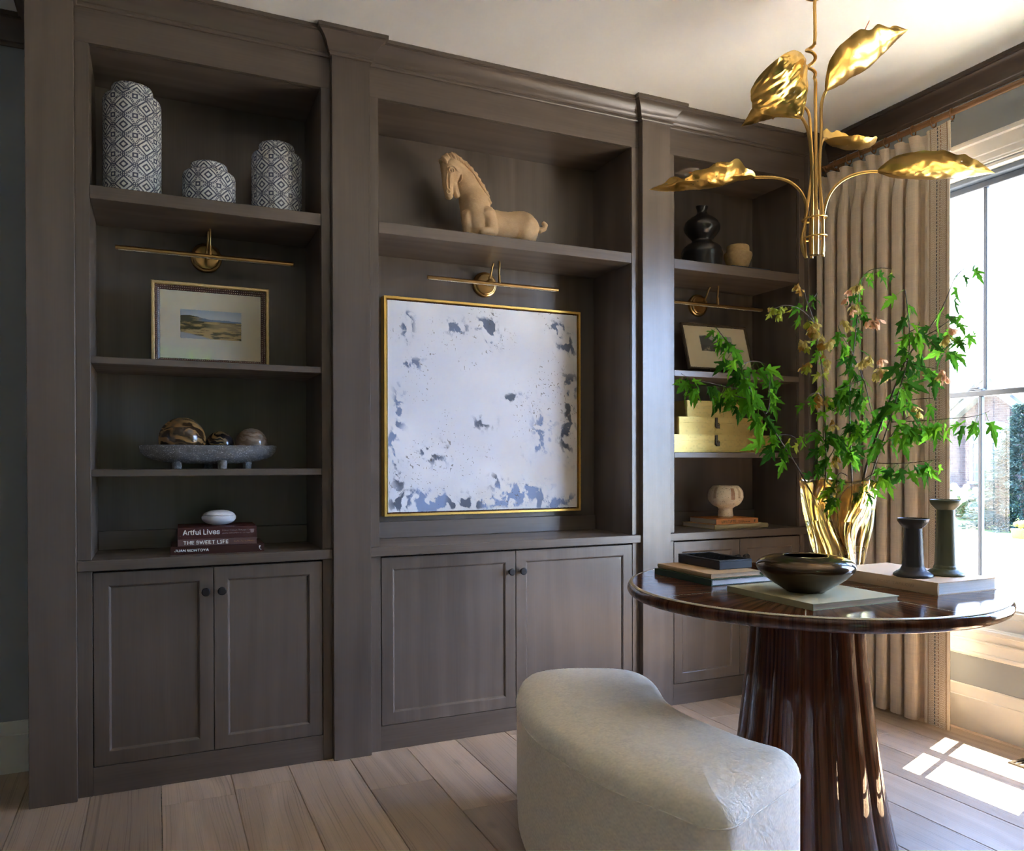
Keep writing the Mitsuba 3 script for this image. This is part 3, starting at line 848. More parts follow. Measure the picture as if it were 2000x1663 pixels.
principled('terracotta', proc(f_terra), 0.85)


def surface_net(F, lo, st):
    """Naive surface nets of the grid F (negative inside), one vertex per crossed cell."""
    s = F < 0
    cnt = np.zeros(np.array(F.shape) - 1, int)
    acc = np.zeros((*cnt.shape, 3))
    num = np.zeros(cnt.shape)
    C = [(i, j, k) for i in (0, 1) for j in (0, 1) for k in (0, 1)]
    sl = lambda c: tuple(slice(o, o + m) for o, m in zip(c, cnt.shape))
    for a in range(8):
        for ax in range(3):
            if C[a][ax] == 0:
                b = list(C[a])
                b[ax] = 1
                fa, fb = F[sl(C[a])], F[sl(tuple(b))]
                x = (fa < 0) != (fb < 0)
                t = np.where(x, fa / np.where(x, fa - fb, 1), 0)
                p = np.array(C[a], float)
                pt = np.broadcast_to(p, acc.shape).copy()
                pt[..., ax] = t
                acc += np.where(x[..., None], pt, 0)
                num += x
    on = num > 0
    idx = np.full(cnt.shape, -1)
    idx[on] = np.arange(on.sum())
    v = (np.argwhere(on) + acc[on] / num[on][:, None]) * st + lo
    faces = []
    for ax in range(3):
        o1, o2 = [(1, 2), (2, 0), (0, 1)][ax]
        A = np.moveaxis(s, (ax, o1, o2), (0, 1, 2))
        I = np.moveaxis(idx, (ax, o1, o2), (0, 1, 2))
        x = A[:-1, 1:-1, 1:-1] != A[1:, 1:-1, 1:-1]
        i, j, k = np.nonzero(x)
        j, k = j + 1, k + 1
        q = np.stack([I[i, j - 1, k - 1], I[i, j, k - 1], I[i, j, k], I[i, j - 1, k]], -1)
        flip = ~A[i, j, k]
        q[flip] = q[flip][:, ::-1]
        faces.append(q)
    q = np.vstack(faces)
    m = trimesh.Trimesh(v, np.vstack([q[:, [0, 1, 2]], q[:, [0, 2, 3]]]), process=False)
    if m.volume < 0:
        m.invert()
    return m


def sdf_mesh(caps, k_smooth, lo, hi, edge, hollow=()):
    """Smooth union of tapered capsules (a, b, ra, rb, squash in y about yc)."""
    C = [(np.array(a, float), np.array(b, float), ra, rb, sq) for a, b, ra, rb, sq in caps]
    n = [int(math.ceil((h - l) / edge)) + 1 for l, h in zip(lo, hi)]
    axes = [np.linspace(l, h, c) for l, h, c in zip(lo, hi, n)]
    P = np.stack(np.meshgrid(*axes, indexing='ij'), -1).reshape(-1, 3)
    d = np.full(len(P), 9.0)
    for a, b, ra, rb, sq in C:
        S = np.array([1, sq, 1])
        p_, a_, b_ = P * S, a * S, b * S
        ab = b_ - a_
        t = np.clip(((p_ - a_) @ ab) / max(ab @ ab, 1e-12), 0, 1)
        di = np.linalg.norm(p_ - a_ - t[:, None] * ab, axis=1) - (ra + (rb - ra) * t)
        h = np.clip(0.5 + 0.5 * (d - di) / k_smooth, 0, 1)
        d = d * (1 - h) + di * h - k_smooth * h * (1 - h)
    for a, r in hollow:
        d = np.maximum(d, r - np.linalg.norm(P - np.array(a), axis=1))
    D3 = d.reshape(n)
    return surface_net(D3, np.array(lo), np.array([a[1] - a[0] for a in axes]))


HX, HY = 1.46, 0.17
UVS = 0.000327


def hp(u, v, y=0.0):
    """Horse measure: tenths of a millimetre-ish sheet units from the statue's own drawing to metres."""
    return (HX + (u - 1000) * UVS, HY + y, HZ + 0.400 - (v - 100) * UVS * 0.955)


def cap(a, b, ra, rb, sq=1.0):
    return (a, b, ra * UVS, rb * UVS, sq)


body = [cap(hp(320, 300, -0.004), hp(282, 560, -0.010), 135, 74, 1.05), cap(hp(282, 560, -0.01), hp(298, 725, -0.012), 74, 56, 1.0), cap(hp(372, 560, -0.008), hp(420, 705, -0.010), 50, 40, 1.0),
        cap(hp(385, 400, -0.006), hp(352, 520, -0.008), 128, 66, 1.1), cap(hp(400, 250), hp(560, 470), 120, 160, 1.3), cap(hp(560, 470), hp(690, 760), 160, 215, 1.25), cap(hp(690, 760), hp(740, 1010), 215, 235, 1.1),
        cap(hp(740, 1010), hp(730, 1200), 232, 190, 1.1), cap(hp(850, 1050), hp(1150, 1090), 215, 232, 1.1), cap(hp(1150, 1090), hp(1420, 1070), 228, 262, 1.05), cap(hp(1420, 1110), hp(1430, 1240), 262, 215, 1.0),
        cap(hp(840, 960, -0.055), hp(900, 1200, -0.060), 105, 80, 1.2), cap(hp(900, 1230, -0.062), hp(720, 1235, -0.070), 68, 52, 1.0), cap(hp(560, 1000, -0.02), hp(560, 1220, -0.025), 90, 70, 1.0),
        cap(hp(1450, 1080, -0.045), hp(1420, 1250, -0.05), 190, 150, 1.3), cap(hp(1655, 1000), hp(1740, 1045), 46, 38), cap(hp(1740, 1045), hp(1805, 1015), 38, 34), cap(hp(1805, 1015), hp(1828, 955), 32, 30), cap(hp(1828, 955), hp(1798, 930), 30, 34),
        cap(hp(310, 150, -0.018), hp(330, 105, -0.024), 34, 16), cap(hp(360, 150, 0.012), hp(385, 105, 0.016), 34, 16)]
hm = sdf_mesh(body, 0.0065, (1.14, 0.02, HZ + 0.001), (1.76, 0.32, HZ + 0.43), 0.0034)
nrm = hm.vertex_normals
v = hm.vertices
rough = (meshkit.fbm(v * 160, 2, 3) - 0.5) * 0.0022 + (meshkit.fbm(v * 50, 2, 8) - 0.5) * 0.003
hm.vertices = np.maximum(v + nrm * rough[:, None], [-9, -9, HZ + 0.0006])
k = thing('horse_statue', 'tan terracotta statue of a lying horse with arched neck and curled tail', 'statue')
part(k, 'body', hm, 'terracotta', True)
crest = spline([hp(235, 215, -0.02), hp(300, 150, -0.004), hp(400, 130), hp(520, 185), hp(600, 240), hp(700, 345), hp(780, 455), hp(850, 560), hp(895, 650), hp(935, 720)], 22)
tufts = []
r_ = random.Random(3)
for i, c in enumerate(crest):
    R = (0.0135 if i % 2 else 0.0165) * (1.25 if i < 6 else 1.0) * (0.75 if i > 19 else 1)
    s = trimesh.creation.icosphere(subdivisions=2, radius=R)
    s.vertices = s.vertices * np.array([1.0, 1.15, 0.72])
    s = xf(s, 0, c + np.array([0, r_.uniform(-0.003, 0.003), 0]), ry=0.8 + r_.uniform(-0.3, 0.3))
    tufts.append(s)
    for sd in (-1, 1):
        s2 = trimesh.creation.icosphere(subdivisions=2, radius=R * 0.8)
        s2.vertices = s2.vertices * np.array([1.25, 1.0, 0.55])
        s2 = xf(s2, 0, c + np.array([-0.010, sd * 0.020, -0.010]), ry=0.9)
        tufts.append(s2)
part(k, 'mane', join(tufts), 'terracotta', True, label='curly carved mane')
eye_m = []
tree_ = hm.vertices


def face(u, v, lift=0.001):
    """Point on the statue's front surface at the drawing position (u, v)."""
    p = np.array(hp(u, v))
    d = np.hypot(tree_[:, 0] - p[0], tree_[:, 2] - p[2])
    near = tree_[d < 0.006]
    return np.array([p[0], near[:, 1].min() - lift if len(near) else HY - 0.03, p[2]])


ec = face(305, 385)
eye_m.append(xf(trimesh.creation.torus(0.0115, 0.0026, 20, 8), 0, ec, rx=math.pi / 2))
eye_m.append(xf(trimesh.creation.icosphere(subdivisions=2, radius=0.0072), 0, ec + [0, 0.002, 0]))
eye_m.append(tube(spline([face(238, 345), face(290, 318), face(350, 335), face(375, 375)], 16), 0.0034, 8))
eye_m.append(tube(spline([face(248, 430), face(238, 520), face(252, 640)], 14), 0.0036, 8))
eye_m.append(tube(spline([face(290, 450), face(283, 540), face(290, 640)], 14), 0.0028, 8))
eye_m.append(xf(trimesh.creation.torus(0.0085, 0.0036, 16, 8), 0, face(268, 690), rx=math.pi / 2))
eye_m.append(tube(spline([face(455, 420), face(462, 470), face(430, 530)], 14), 0.0034, 8))
part(k, 'eye', join(eye_m), 'terracotta', True)

# ------------------------------------------------------------------ right bookcase: black vase, small pot, dark book
def wob(m, amp, k, seed=0):
    n = m.vertex_normals
    m.vertices = m.vertices + n * ((meshkit.fbm(m.vertices * k, 3, seed) - 0.5) * amp)[:, None]
    return m


VS = 0.000815
prof = [(0, 0.0), (0.086, 0.0), (0.098, 0.010)] + [(w * VS, 0.053 + (1375 - v) * 0.00083) for w, v in ((130, 1345), (134, 1320), (124, 1290), (96, 1265), (66, 1248), (62, 1238), (72, 1225), (95, 1200), (113, 1170), (116, 1150), (106, 1122), (80, 1098), (52, 1080), (34, 1064), (29, 1050), (33, 1034), (40, 1020), (39, 1017))]
prof = smooth_profile(prof, 70).tolist() + [(0.024, 0.349), (0.02, 0.33), (0, 0.32)]
solo('black_vase', 'black double-gourd vase with a short flared neck on the top right shelf', 'vase', wob(lathe(prof, 60, (2.674, 0.18, S1 + 0.0006)), 0.006, 22, 4), 'black_gloss', 50)


def f_clay(p, n, uv):
    return mix((0.36, 0.23, 0.10), (0.52, 0.37, 0.19), fbm(p.x * 60.0, p.y * 60.0, p.z * 60.0))


principled('clay_pot', proc(f_clay), 0.9)
principled('cover_slate', (0.030, 0.042, 0.052), 0.5)
k, sp = book('thin slate-blue book under the small clay pot', 2.80, 0.085, S1, 0.255, 0.19, 0.0305, 'cover_slate', None)
pz = S1 + 0.0312
prof = smooth_profile([(0.044, 0.0), (0.052, 0.012), (0.070, 0.060), (0.0765, 0.084), (0.077, 0.090), (0.070, 0.098), (0.062, 0.104), (0.062, 0.112), (0.060, 0.130), (0.057, 0.136), (0.053, 0.134)], 44).tolist()
solo('clay_pot', 'small tan clay pot with a stepped shoulder on the thin slate-blue book', 'pot', wob(lathe([(0, 0)] + prof + [(0.05, 0.1), (0, 0.09)], 56, (2.918, 0.182, pz)), 0.003, 30, 2), 'clay_pot', 50)

# ------------------------------------------------------------------ right bookcase: sepia print
def f_sepia(p, n, uv):
    u, v = uv.x, uv.y
    w = fbm(u * 9.0, v * 6.0, 2.0, octaves=4)
    trees = smoothstep(0.42, 0.62, w + 0.30 * dr.exp(-dr.square((u - 0.12) * 4.0) - dr.square((v - 0.6) * 2.2)) + 0.22 * dr.exp(-dr.square((v - 0.42) * 6.0)) - 0.30 * smoothstep(0.55, 0.95, v) * smoothstep(0.2, 0.5, u))
    sky = mix((0.42, 0.38, 0.30), (0.30, 0.29, 0.26), v)
    land = mix((0.34, 0.27, 0.17), (0.22, 0.17, 0.10), fbm(u * 12.0, v * 20.0, 7.0))
    out = mix(land, sky, smoothstep(0.33, 0.42, v))
    return mix(out, mi.Color3f(0.045, 0.045, 0.042), trees * 0.9)


principled('sepia_print', proc(f_sepia), 0.7)
principled('mat_tan', (0.56, 0.47, 0.31), 0.85)
principled('frame_dark', proc(lambda p, n, uv: mix((0.030, 0.020, 0.012), (0.085, 0.062, 0.038), noise(p.x * 300.0, p.z * 300.0, p.y * 300.0))), 0.45)
k = thing('framed_print', 'sepia landscape print in a thin dark frame leaning on a wire stand', 'framed picture')
W2, H2 = 0.437, 0.272


def place(m):
    m = tilt_about(m, 0, 0, 0.30)
    return xf(m, -0.03, (2.600, 0.205, 1.7145))


part(k, 'frame', place(frame_sweep(0, W2, 0, H2, [(0, 0.0), (0, -0.014), (0.003, -0.017), (0.009, -0.017), (0.0115, -0.011), (0.0125, -0.005), (0.0125, 0.0)])), 'frame_dark', 30)
part(k, 'mat_board', place(bx(0.012, W2 - 0.012, -0.005, -0.002, 0.012, H2 - 0.012)), 'mat_tan', label='wide tan mat')
m, uv = flat_uv(0.112, 0.325, 0.112, 0.205, -0.0062)
part(k, 'print', place(m), 'sepia_print', uv=uv, label='sepia landscape with dark trees')
st = []
for sx in (2.72, 2.90):
    st.append(tube(spline([(sx, 0.165, 1.7225), (sx, 0.168, 1.706), (sx, 0.205, 1.7035), (sx, 0.275, 1.695), (sx, 0.30, 1.6822)], 20), 0.0026, 8))
    st.append(tube(spline([(sx, 0.205, 1.7035), (sx, 0.195, 1.692), (sx, 0.17, 1.6822)], 12), 0.0026, 8))
    st.append(tube([(sx, 0.225, 1.7035), (sx, 0.262, 1.84)], 0.0026, 8))
st += [tube([(2.72, 0.262, 1.84), (2.90, 0.262, 1.84)], 0.0026, 8), tube([(2.72, 0.30, 1.6822), (2.90, 0.30, 1.6822)], 0.0026, 8)]
solo('wire_stand', 'dark wire easel holding the leaning sepia print', 'easel', join(st), 'frame_dark', 40)


# ------------------------------------------------------------------ stacked metal boxes
def f_tin(p, n, uv):
    w = fbm(p.x * 12.0, p.y * 12.0, p.z * 12.0)
    s = smoothstep(0.66, 0.74, noise(p.x * 90.0, p.y * 90.0, p.z * 90.0)) * 0.2
    return mix((0.50, 0.36, 0.11), (0.60, 0.46, 0.17), w) * (1 - 0.5 * s)


principled('gold_tin', proc(f_tin), 0.34, metallic=0.75)
principled('latch_dark', (0.06, 0.05, 0.035), 0.4, metallic=0.6)


def rounded_box(x0, x1, y0, y1, z0, z1, r, lip=0.0):
    p = shapely.box(x0 + r, y0 + r, x1 - r, y1 - r).buffer(r, quad_segs=6)
    m = trimesh.creation.extrude_polygon(p, z1 - z0, engine='earcut')
    m.apply_translation((0, 0, z0))
    return m


def tin(x0, x1, y0, D, z, h, label, latch):
    k = thing('metal_box', label, 'box', 'stacked gold metal boxes')
    zl = z + h * 0.68
    part(k, 'base', rounded_box(x0, x1, y0, y0 + D, z + 0.0006, zl - 0.0004, 0.012), 'gold_tin', 30)
    part(k, 'lid', join([rounded_box(x0 - 0.0014, x1 + 0.0014, y0 - 0.0014, y0 + D + 0.0014, zl, z + h - 0.001, 0.013), rounded_box(x0 - 0.002, x1 + 0.002, y0 - 0.002, y0 + D + 0.002, zl, zl + 0.003, 0.0135), rounded_box(x0 + 0.003, x1 - 0.003, y0 + 0.003, y0 + D - 0.003, z + h - 0.001, z + h, 0.01)]), 'gold_tin', 30)
    if latch:
        lx = (x0 + x1) / 2 + latch
        part(k, 'latch', join([bx(lx - 0.011, lx + 0.005, y0 - 0.006, y0 - 0.0015, z + h * 0.42, z + h * 0.98, 0.001), bx(lx - 0.004, lx + 0.016, y0 - 0.0085, y0 - 0.001, z + h * 0.36, z + h * 0.58, 0.001), xf(trimesh.creation.torus(0.009, 0.0022, 18, 8), 0, (lx + 0.006, y0 - 0.007, z + h * 0.56), rx=math.pi / 2)]), 'latch_dark', 30)
        hz = []
        for hx in (x0 + 0.05, x1 - 0.05):
            hz.append(bx(hx - 0.02, hx + 0.02, y0 + D, y0 + D + 0.003, zl - 0.01, zl + 0.012))
        part(k, 'hinge', join(hz), 'latch_dark')


SB = 1.267
tin(2.392, 3.045, 0.055, 0.27, SB, 0.0925, 'largest gold metal box, at the bottom of the stack', -0.05)
tin(2.446, 3.010, 0.085, 0.235, SB + 0.093, 0.0925, 'medium gold metal box, in the middle of the stack', -0.035)
tin(2.520, 2.895, 0.115, 0.195, SB + 0.186, 0.088, 'smallest gold metal box, on top of the stack', 0)


# ------------------------------------------------------------------ footed bowl and books, right
def f_footed(p, n, uv):
    th = dr.atan2(p.y - 0.150, p.x - 2.806)
    z = p.z - 0.918
    w = fbm(p.x * 60.0, p.y * 60.0, p.z * 60.0)
    base = mix((0.60, 0.47, 0.31), (0.74, 0.64, 0.49), w)

    def stripe(a, wd, c, z0, z1, s):
        return s * smoothstep(wd, wd * 0.7, dr.abs(th - a)) * smoothstep(z0, z0 + 0.006, z) * smoothstep(z1 + 0.004, z1, z)
    rust = mi.Color3f(0.30, 0.105, 0.035)
    out = mix(base, rust, stripe(-1.83, 0.13, 0, 0.100 - 0.004, 0.158, 0.95) * (0.6 + 0.5 * w))
    for a, s in ((-1.38, 0.55), (-0.90, 0.5), (-2.9, 0.7), (-0.4, 0.4)):
        out = mix(out, mi.Color3f(0.36, 0.22, 0.12), stripe(a, 0.12, 0, 0.103, 0.162, s))
    out = mix(out, mi.Color3f(0.42, 0.24, 0.11), smoothstep(0.008, 0.0065, z))
    pit = smoothstep(0.80, 0.86, noise(p.x * 170.0, p.y * 170.0, p.z * 170.0))
    return out * (1 - 0.5 * pit)


principled('footed_clay', proc(f_footed), 0.6)
principled('cover_orange', (0.50, 0.185, 0.050), 0.45)
principled('cover_linen', (0.44, 0.33, 0.17), 0.7)
principled('ink_black', (0.03, 0.022, 0.016), 0.6)
BR = 'books under the footed bowl'
k, sp = book('thin sand-coloured book, the lower one under the footed bowl', 2.662, 0.062, CT, 0.362, 0.272, 0.0225, 'cover_linen', BR, rounded=0.004, rz=0.01)
k, sp = book('orange book marked UPSTATE, the upper one under the footed bowl', 2.681, 0.0715, CT + 0.0231, 0.283, 0.225, 0.0285, 'cover_orange', BR, rz=0.012)
sp(text_on_front('UPSTATE', 0.0145, 0.0335, -0.0001, 0.0075, False, squeeze=1.08), 'ink_black')
sp(join([text_on_front('Lisa Przystup', 0.0042, 0.149, -0.0001, 0.0165), text_on_front('Photographs by Sarah Elliott', 0.0042, 0.149, -0.0001, 0.0085)]), 'ink_black', 'author_line')
sp(join([bx(0.2555, 0.2615, -0.0006, -0.0001, 0.0085, 0.014), bx(0.257, 0.2645, -0.0006, -0.0001, 0.015, 0.020)]), 'ink_black', 'emblem')
sp(bx(0.1375, 0.1405, -0.0006, -0.0001, 0.0125, 0.0155), 'ink_white', 'dot')
fz = CT + 0.0520
prof = smooth_profile([(0.040, 0.0), (0.0405, 0.010), (0.0385, 0.030), (0.037, 0.048), (0.042, 0.056), (0.066, 0.068), (0.084, 0.088), (0.0935, 0.112), (0.092, 0.136), (0.082, 0.158), (0.068, 0.172), (0.065, 0.174), (0.062, 0.172)], 60).tolist()
solo('footed_bowl', 'cream clay bowl with rust brush strokes on a narrow foot, standing on two books', 'bowl', wob(lathe([(0, 0)] + prof + [(0.075, 0.15), (0.08, 0.12), (0.05, 0.08), (0, 0.075)], 72, (2.806, 0.150, fz)), 0.0015, 40, 6), 'footed_clay', 50)

# ------------------------------------------------------------------ round table
TX, TY, TR, TZ = 1.9044, -1.3367, 0.5696, 0.8251


def f_lacquer(p, n, uv):
    dx, dy = p.x - TX, p.y - TY
    th = dr.atan2(dy, dx)
    r = dr.sqrt(dx * dx + dy * dy)
    w = fbm(r * 6.0, th * 3.0, p.z * 2.0)
    g = noise(th * 46.0 + w * 4.0, r * 3.0 + p.z * 1.2, 2.0)
    f = noise(th * 260.0, r * 6.0 + p.z * 3.0, 4.0)
    t = dr.clip(0.55 * g + 0.25 * f + 0.35 * w, 0, 1)
    return mix((0.040, 0.0095, 0.0034), (0.195, 0.056, 0.0170), smoothstep(0.2, 0.9, t))


bsdf('lacquer', {'type': 'plastic', 'diffuse_reflectance': proc(f_lacquer), 'int_ior': 1.5, 'nonlinear': True})
bsdf('lacquer_top', {'type': 'roughplastic', 'diffuse_reflectance': proc(f_lacquer), 'int_ior': 1.55, 'nonlinear': True, 'alpha': 0.02})
principled('inlay_cream', (0.50, 0.38, 0.22), 0.12, specular=0.6)
k = thing('pedestal_table', 'large round table in glossy dark red-brown lacquer on a fluted cone pedestal', 'table')
rim = [(TR - 0.020 + 0.020 * math.cos(t), -0.020 + 0.020 * math.sin(t)) for t in np.linspace(-1.35, 1.45, 16)]
top = lathe([(0, -0.0400), (TR - 0.03, -0.0400)] + rim + [(TR - 0.019, 0.0), (0, 0.0)], 160, (TX, TY, TZ))
tk = part(k, 'top', top, 'lacquer_top', 35)
ring = lathe([(TR - 0.0175, -0.002), (TR - 0.0175, 0.0003), (TR - 0.012, 0.0002), (TR - 0.0065, -0.0024), (TR - 0.0085, -0.004), (TR - 0.0175, -0.002)], 160, (TX, TY, TZ))
part(tk, 'rim_inlay', ring, 'inlay_cream', 40, label='cream inlay ring around the edge')
for i in range(8):
    ln = bx(0.0, TR - 0.018, -0.0014, 0.0014, -0.001, 0.00022)
    part(tk, 'line_inlay', xf(ln, i * math.pi / 4, (TX, TY, TZ)), 'inlay_cream')
NF = 12
rows = []
from scipy.interpolate import PchipInterpolator
flare = PchipInterpolator([0, 0.15, 0.30, 0.43, 0.65, 0.80], [0.276, 0.243, 0.219, 0.203, 0.180, 0.172])
for z in np.linspace(0.0, TZ - 0.0402, 60):
    base = float(flare(z))
    a = np.linspace(0, 2 * np.pi, NF * 16, endpoint=False)
    lobe = np.abs(np.cos(a * NF / 2 + 0.4)) ** 0.6
    r = base * (1 - 0.070 * (1 - lobe))
    rows.append(np.stack([TX + r * np.cos(a), TY + r * np.sin(a), np.full_like(a, z)], -1))
v = np.vstack(rows)
f = grid_faces(60, NF * 16, closed_v=True)
nvv = NF * 16
v = np.vstack([v, [TX, TY, 0.0], [TX, TY, TZ - 0.0402]])
i_ = np.arange(nvv)
f = np.vstack([f, np.stack([np.full(nvv, len(v) - 2), (i_ + 1) % nvv, i_], -1), np.stack([np.full(nvv, len(v) - 1), 59 * nvv + i_, 59 * nvv + (i_ + 1) % nvv], -1)])
ped = trimesh.Trimesh(v, f, process=False)
if ped.volume < 0:
    ped.invert()
part(k, 'pedestal', ped, 'lacquer', 50)

# ------------------------------------------------------------------ things on the table
principled('cover_green', (0.020, 0.042, 0.018), 0.45)
principled('cover_tan', (0.44, 0.27, 0.125), 0.6)
principled('cover_sage', (0.41, 0.35, 0.18), 0.7)
principled('cover_sand', (0.56, 0.365, 0.19), 0.6)
principled('page_white', proc(lambda p, n, uv: mi.Color3f(0.66, 0.65, 0.62) * (0.8 + 0.3 * noise(p.z * 1400.0, p.x * 2.0, p.y * 2.0))), 0.85)
principled('page_sand', proc(lambda p, n, uv: mi.Color3f(0.50, 0.36, 0.22) * (0.8 + 0.3 * noise(p.z * 1400.0, p.x * 2.0, p.y * 2.0))), 0.85)
# spines run along y: local spine axis turned to -y (from the far end to the near end)
Q = -math.pi / 2
k, sp = book('dark green book with white pages, under the tan book on the table', 1.5985, -0.9350, TZ, 0.3108, 0.2576, 0.0202, 'cover_green', 'books at the left of the round table', rz=Q, pages='page_white')
k, sp = book('tan cloth-bound book directly under the black lattice block', 1.6140, -0.9341, TZ + 0.0208, 0.2936, 0.2017, 0.0142, 'cover_tan', 'books at the left of the round table', rz=Q, rounded=0.002, pages='page_sand')
# black block
k = thing('lattice_block', 'matte black rectangular block carved with a diamond lattice on the tan book', 'decorative block')
BZ = TZ + 0.0356
(bx0, by0), (bx1, by1) = (1.6973, -1.1633), (1.8346, -0.9375)
principled('black_matte', (0.014, 0.014, 0.015), 0.42, specular=0.5)
part(k, 'body', join([bx(bx0, bx1, by0, by1, BZ + 0.0005, BZ + 0.0260, 0.0015), bx(bx0, bx0 + 0.010, by0, by1, BZ + 0.0255, BZ + 0.0313, 0.001), bx(bx1 - 0.010, bx1, by0, by1, BZ + 0.0255, BZ + 0.0313, 0.001), bx(bx0, bx1, by0, by0 + 0.010, BZ + 0.0255, BZ + 0.0313, 0.001), bx(bx0, bx1, by1 - 0.010, by1, BZ + 0.0255, BZ + 0.0313, 0.001)]), 'black_matte')
tile = trimesh.Trimesh([(-1, 0, 0), (0, -1, 0), (1, 0, 0), (0, 1, 0), (-1, 0, 1), (0, -1, 1), (1, 0, -.1), (0, 1, -.1)],
                       [(0, 1, 5), (0, 5, 4), (1, 2, 6), (1, 6, 5), (2, 3, 7), (2, 7, 6), (3, 0, 4), (3, 4, 7), (4, 5, 6), (4, 6, 7), (0, 2, 1), (0, 3, 2)], process=False)
tiles_x, tiles_y = 5, 8
for i in range(tiles_x):
    for j in range(tiles_y):
        t = tile.copy()
        t.vertices = t.vertices * np.array([0.0110, 0.0119, 0.0048])
        t.apply_translation((bx0 + 0.010 + (i + 0.5) * (bx1 - bx0 - 0.02) / tiles_x, by0 + 0.010 + (j + 0.5) * (by1 - by0 - 0.02) / tiles_y, BZ + 0.0260))
        part(k, 'tile', t, 'black_matte')
k, sp = book('pale sage-green flat book under the dark bronze bowl', 1.5779, -1.3462, TZ, 0.3434, 0.3194, 0.0176, 'cover_sage', None, rz=Q, pages='page_sand')


def f_bronze(p, n, uv):
    w = fbm(p.x * 9.0, p.y * 9.0, p.z * 30.0)
    return mix((0.050, 0.034, 0.020), (0.14, 0.090, 0.045), w)


principled('bronze_glaze', proc(f_bronze), 0.09, metallic=0.8, specular=0.7, clearcoat=0.6, clearcoat_gloss=0.98)
prof = smooth_profile([(0.060, 0.0), (0.064, 0.003), (0.085, 0.016), (0.118, 0.038), (0.146, 0.062), (0.1585, 0.080), (0.160, 0.088), (0.155, 0.098), (0.135, 0.111), (0.108, 0.1185), (0.085, 0.1215), (0.073, 0.1220), (0.0695, 0.1195)], 64).tolist()
solo('bronze_bowl', 'wide dark bronze bowl with inward-curving rim on the sage-green book', 'bowl', lathe(np.array([(0, 0)] + prof + [(0.10, 0.112), (0.145, 0.09), (0.11, 0.045), (0.06, 0.012), (0, 0.01)]) * 0.8585, 96, (1.7170, -1.5213, TZ + 0.0182)), 'bronze_glaze', 50)
k, sp = book('thick sand-coloured book lying under the two candlesticks', 2.0844, -1.2715, TZ, 0.3966, 0.2593, 0.0373, 'cover_sand', None, rz=Q, rounded=0.0035, pages='page_white')
sp(text_on_front('ROSE TARLOW', 0.0088, 0.185, -0.0033, 0.014, squeeze=1.55), 'cover_tan')


def candlestick(x, y, h, rb, rc, label, mat):
    z = TZ + 0.0381
    s = h - 0.209
    prof = smooth_profile([(rb - 0.004, 0.0), (rb, 0.004), (rb - 0.001, 0.008), (rb - 0.010, 0.016), (rb - 0.022, 0.024), (0.0405, 0.030), (0.037, 0.036)], 22).tolist()
    body_ = [(0.0365, 0.038), (0.030, h - 0.040)]
    cup = smooth_profile([(0.030, h - 0.036), (0.036, h - 0.030), (0.047, h - 0.018), (0.0525, h - 0.006), (0.0530, h - 0.001), (0.0505, h), (0.046, h - 0.008), (0.03, h - 0.022), (0.012, h - 0.028)], 26).tolist()
    m = lathe(np.array([(0, 0)] + prof + body_ + cup + [(0.011, h - 0.040), (0, h - 0.040)]) * 0.8585, 64, (x, y, z))
    solo('candlestick', label, 'candlestick', m, mat, 35, group='stoneware candlesticks')


principled('candle_black', (0.034, 0.028, 0.025), 0.42, specular=0.45)
principled('candle_olive', (0.095, 0.098, 0.050), 0.42, specular=0.45)
candlestick(2.1377, -1.5411, 0.2095, 0.066, 0.0525, 'shorter charcoal black candlestick with a wide cup on the thick book', 'candle_black')
candlestick(2.2561, -1.5634, 0.2745, 0.0635, 0.0525, 'taller olive green candlestick with a wide cup on the thick book', 'candle_olive')

# ------------------------------------------------------------------ amber glass vase
VX, VY = 2.2450, -1.1470
bsdf('amber_glass', {'type': 'dielectric', 'int_ior': 1.5, 'ext_ior': 1.0, 'specular_transmittance': rgb(0.97, 0.83, 0.54)})
bsdf('water', {'type': 'dielectric', 'int_ior': 1.33, 'ext_ior': 1.0})


def vase_radius(a, t, inner=False):
    r = 0.083 + (0.058) * t ** 1.15
    lobes = np.cos(7 * a + 1.6 * np.sin(t * 6.0 + 1.2 * a))
    amp = 0.006 + 0.0055 * t
    if not inner:
        ridge = np.maximum(lobes, 0) ** 3
        r = r + amp * lobes + 0.016 * ridge * np.sin(np.clip(t * 1.08, 0, 1) * np.pi) ** 0.5 - 0.012 * (1 - np.clip(t / 0.12, 0, 1)) ** 2
        r = r + 0.010 * np.clip((t - 0.9) / 0.1, 0, 1) ** 2
    else:
        r = r - 0.0085 + amp * lobes * 0.8 - 0.012 * (1 - np.clip(t / 0.12, 0, 1)) ** 2 + 0.010 * np.clip((t - 0.9) / 0.1, 0, 1) ** 2
    return r


def vase_shell(hs, inner, na=196, shrink=0.0):
    a = np.linspace(0, 2 * np.pi, na, endpoint=False)
    return [np.stack([VX + 0.8585 * (vase_radius(a, h / 0.382, inner) - shrink) * np.cos(a), VY + 0.8585 * (vase_radius(a, h / 0.382, inner) - shrink) * np.sin(a), TZ + 0.0006 + 0.8585 * (h + 0.006 * (h / 0.382) ** 6 * np.cos(5 * a + 1))], -1) for h in hs]


def shell_mesh(rows, closed_top=False):
    na = len(rows[0])
    c0, c1 = rows[0].mean(0), rows[-1].mean(0)
    v = np.vstack(rows + [c0[None], c1[None]])
    n = len(rows)
    i = np.arange(na)
    f = np.vstack([grid_faces(n, na, closed_v=True), np.stack([np.full(na, n * na), (i + 1) % na, i], -1), np.stack([np.full(na, n * na + 1), (n - 1) * na + i, (n - 1) * na + (i + 1) % na], -1)])
    m = trimesh.Trimesh(v, f, process=False)
    if m.volume < 0:
        m.invert()
    return m


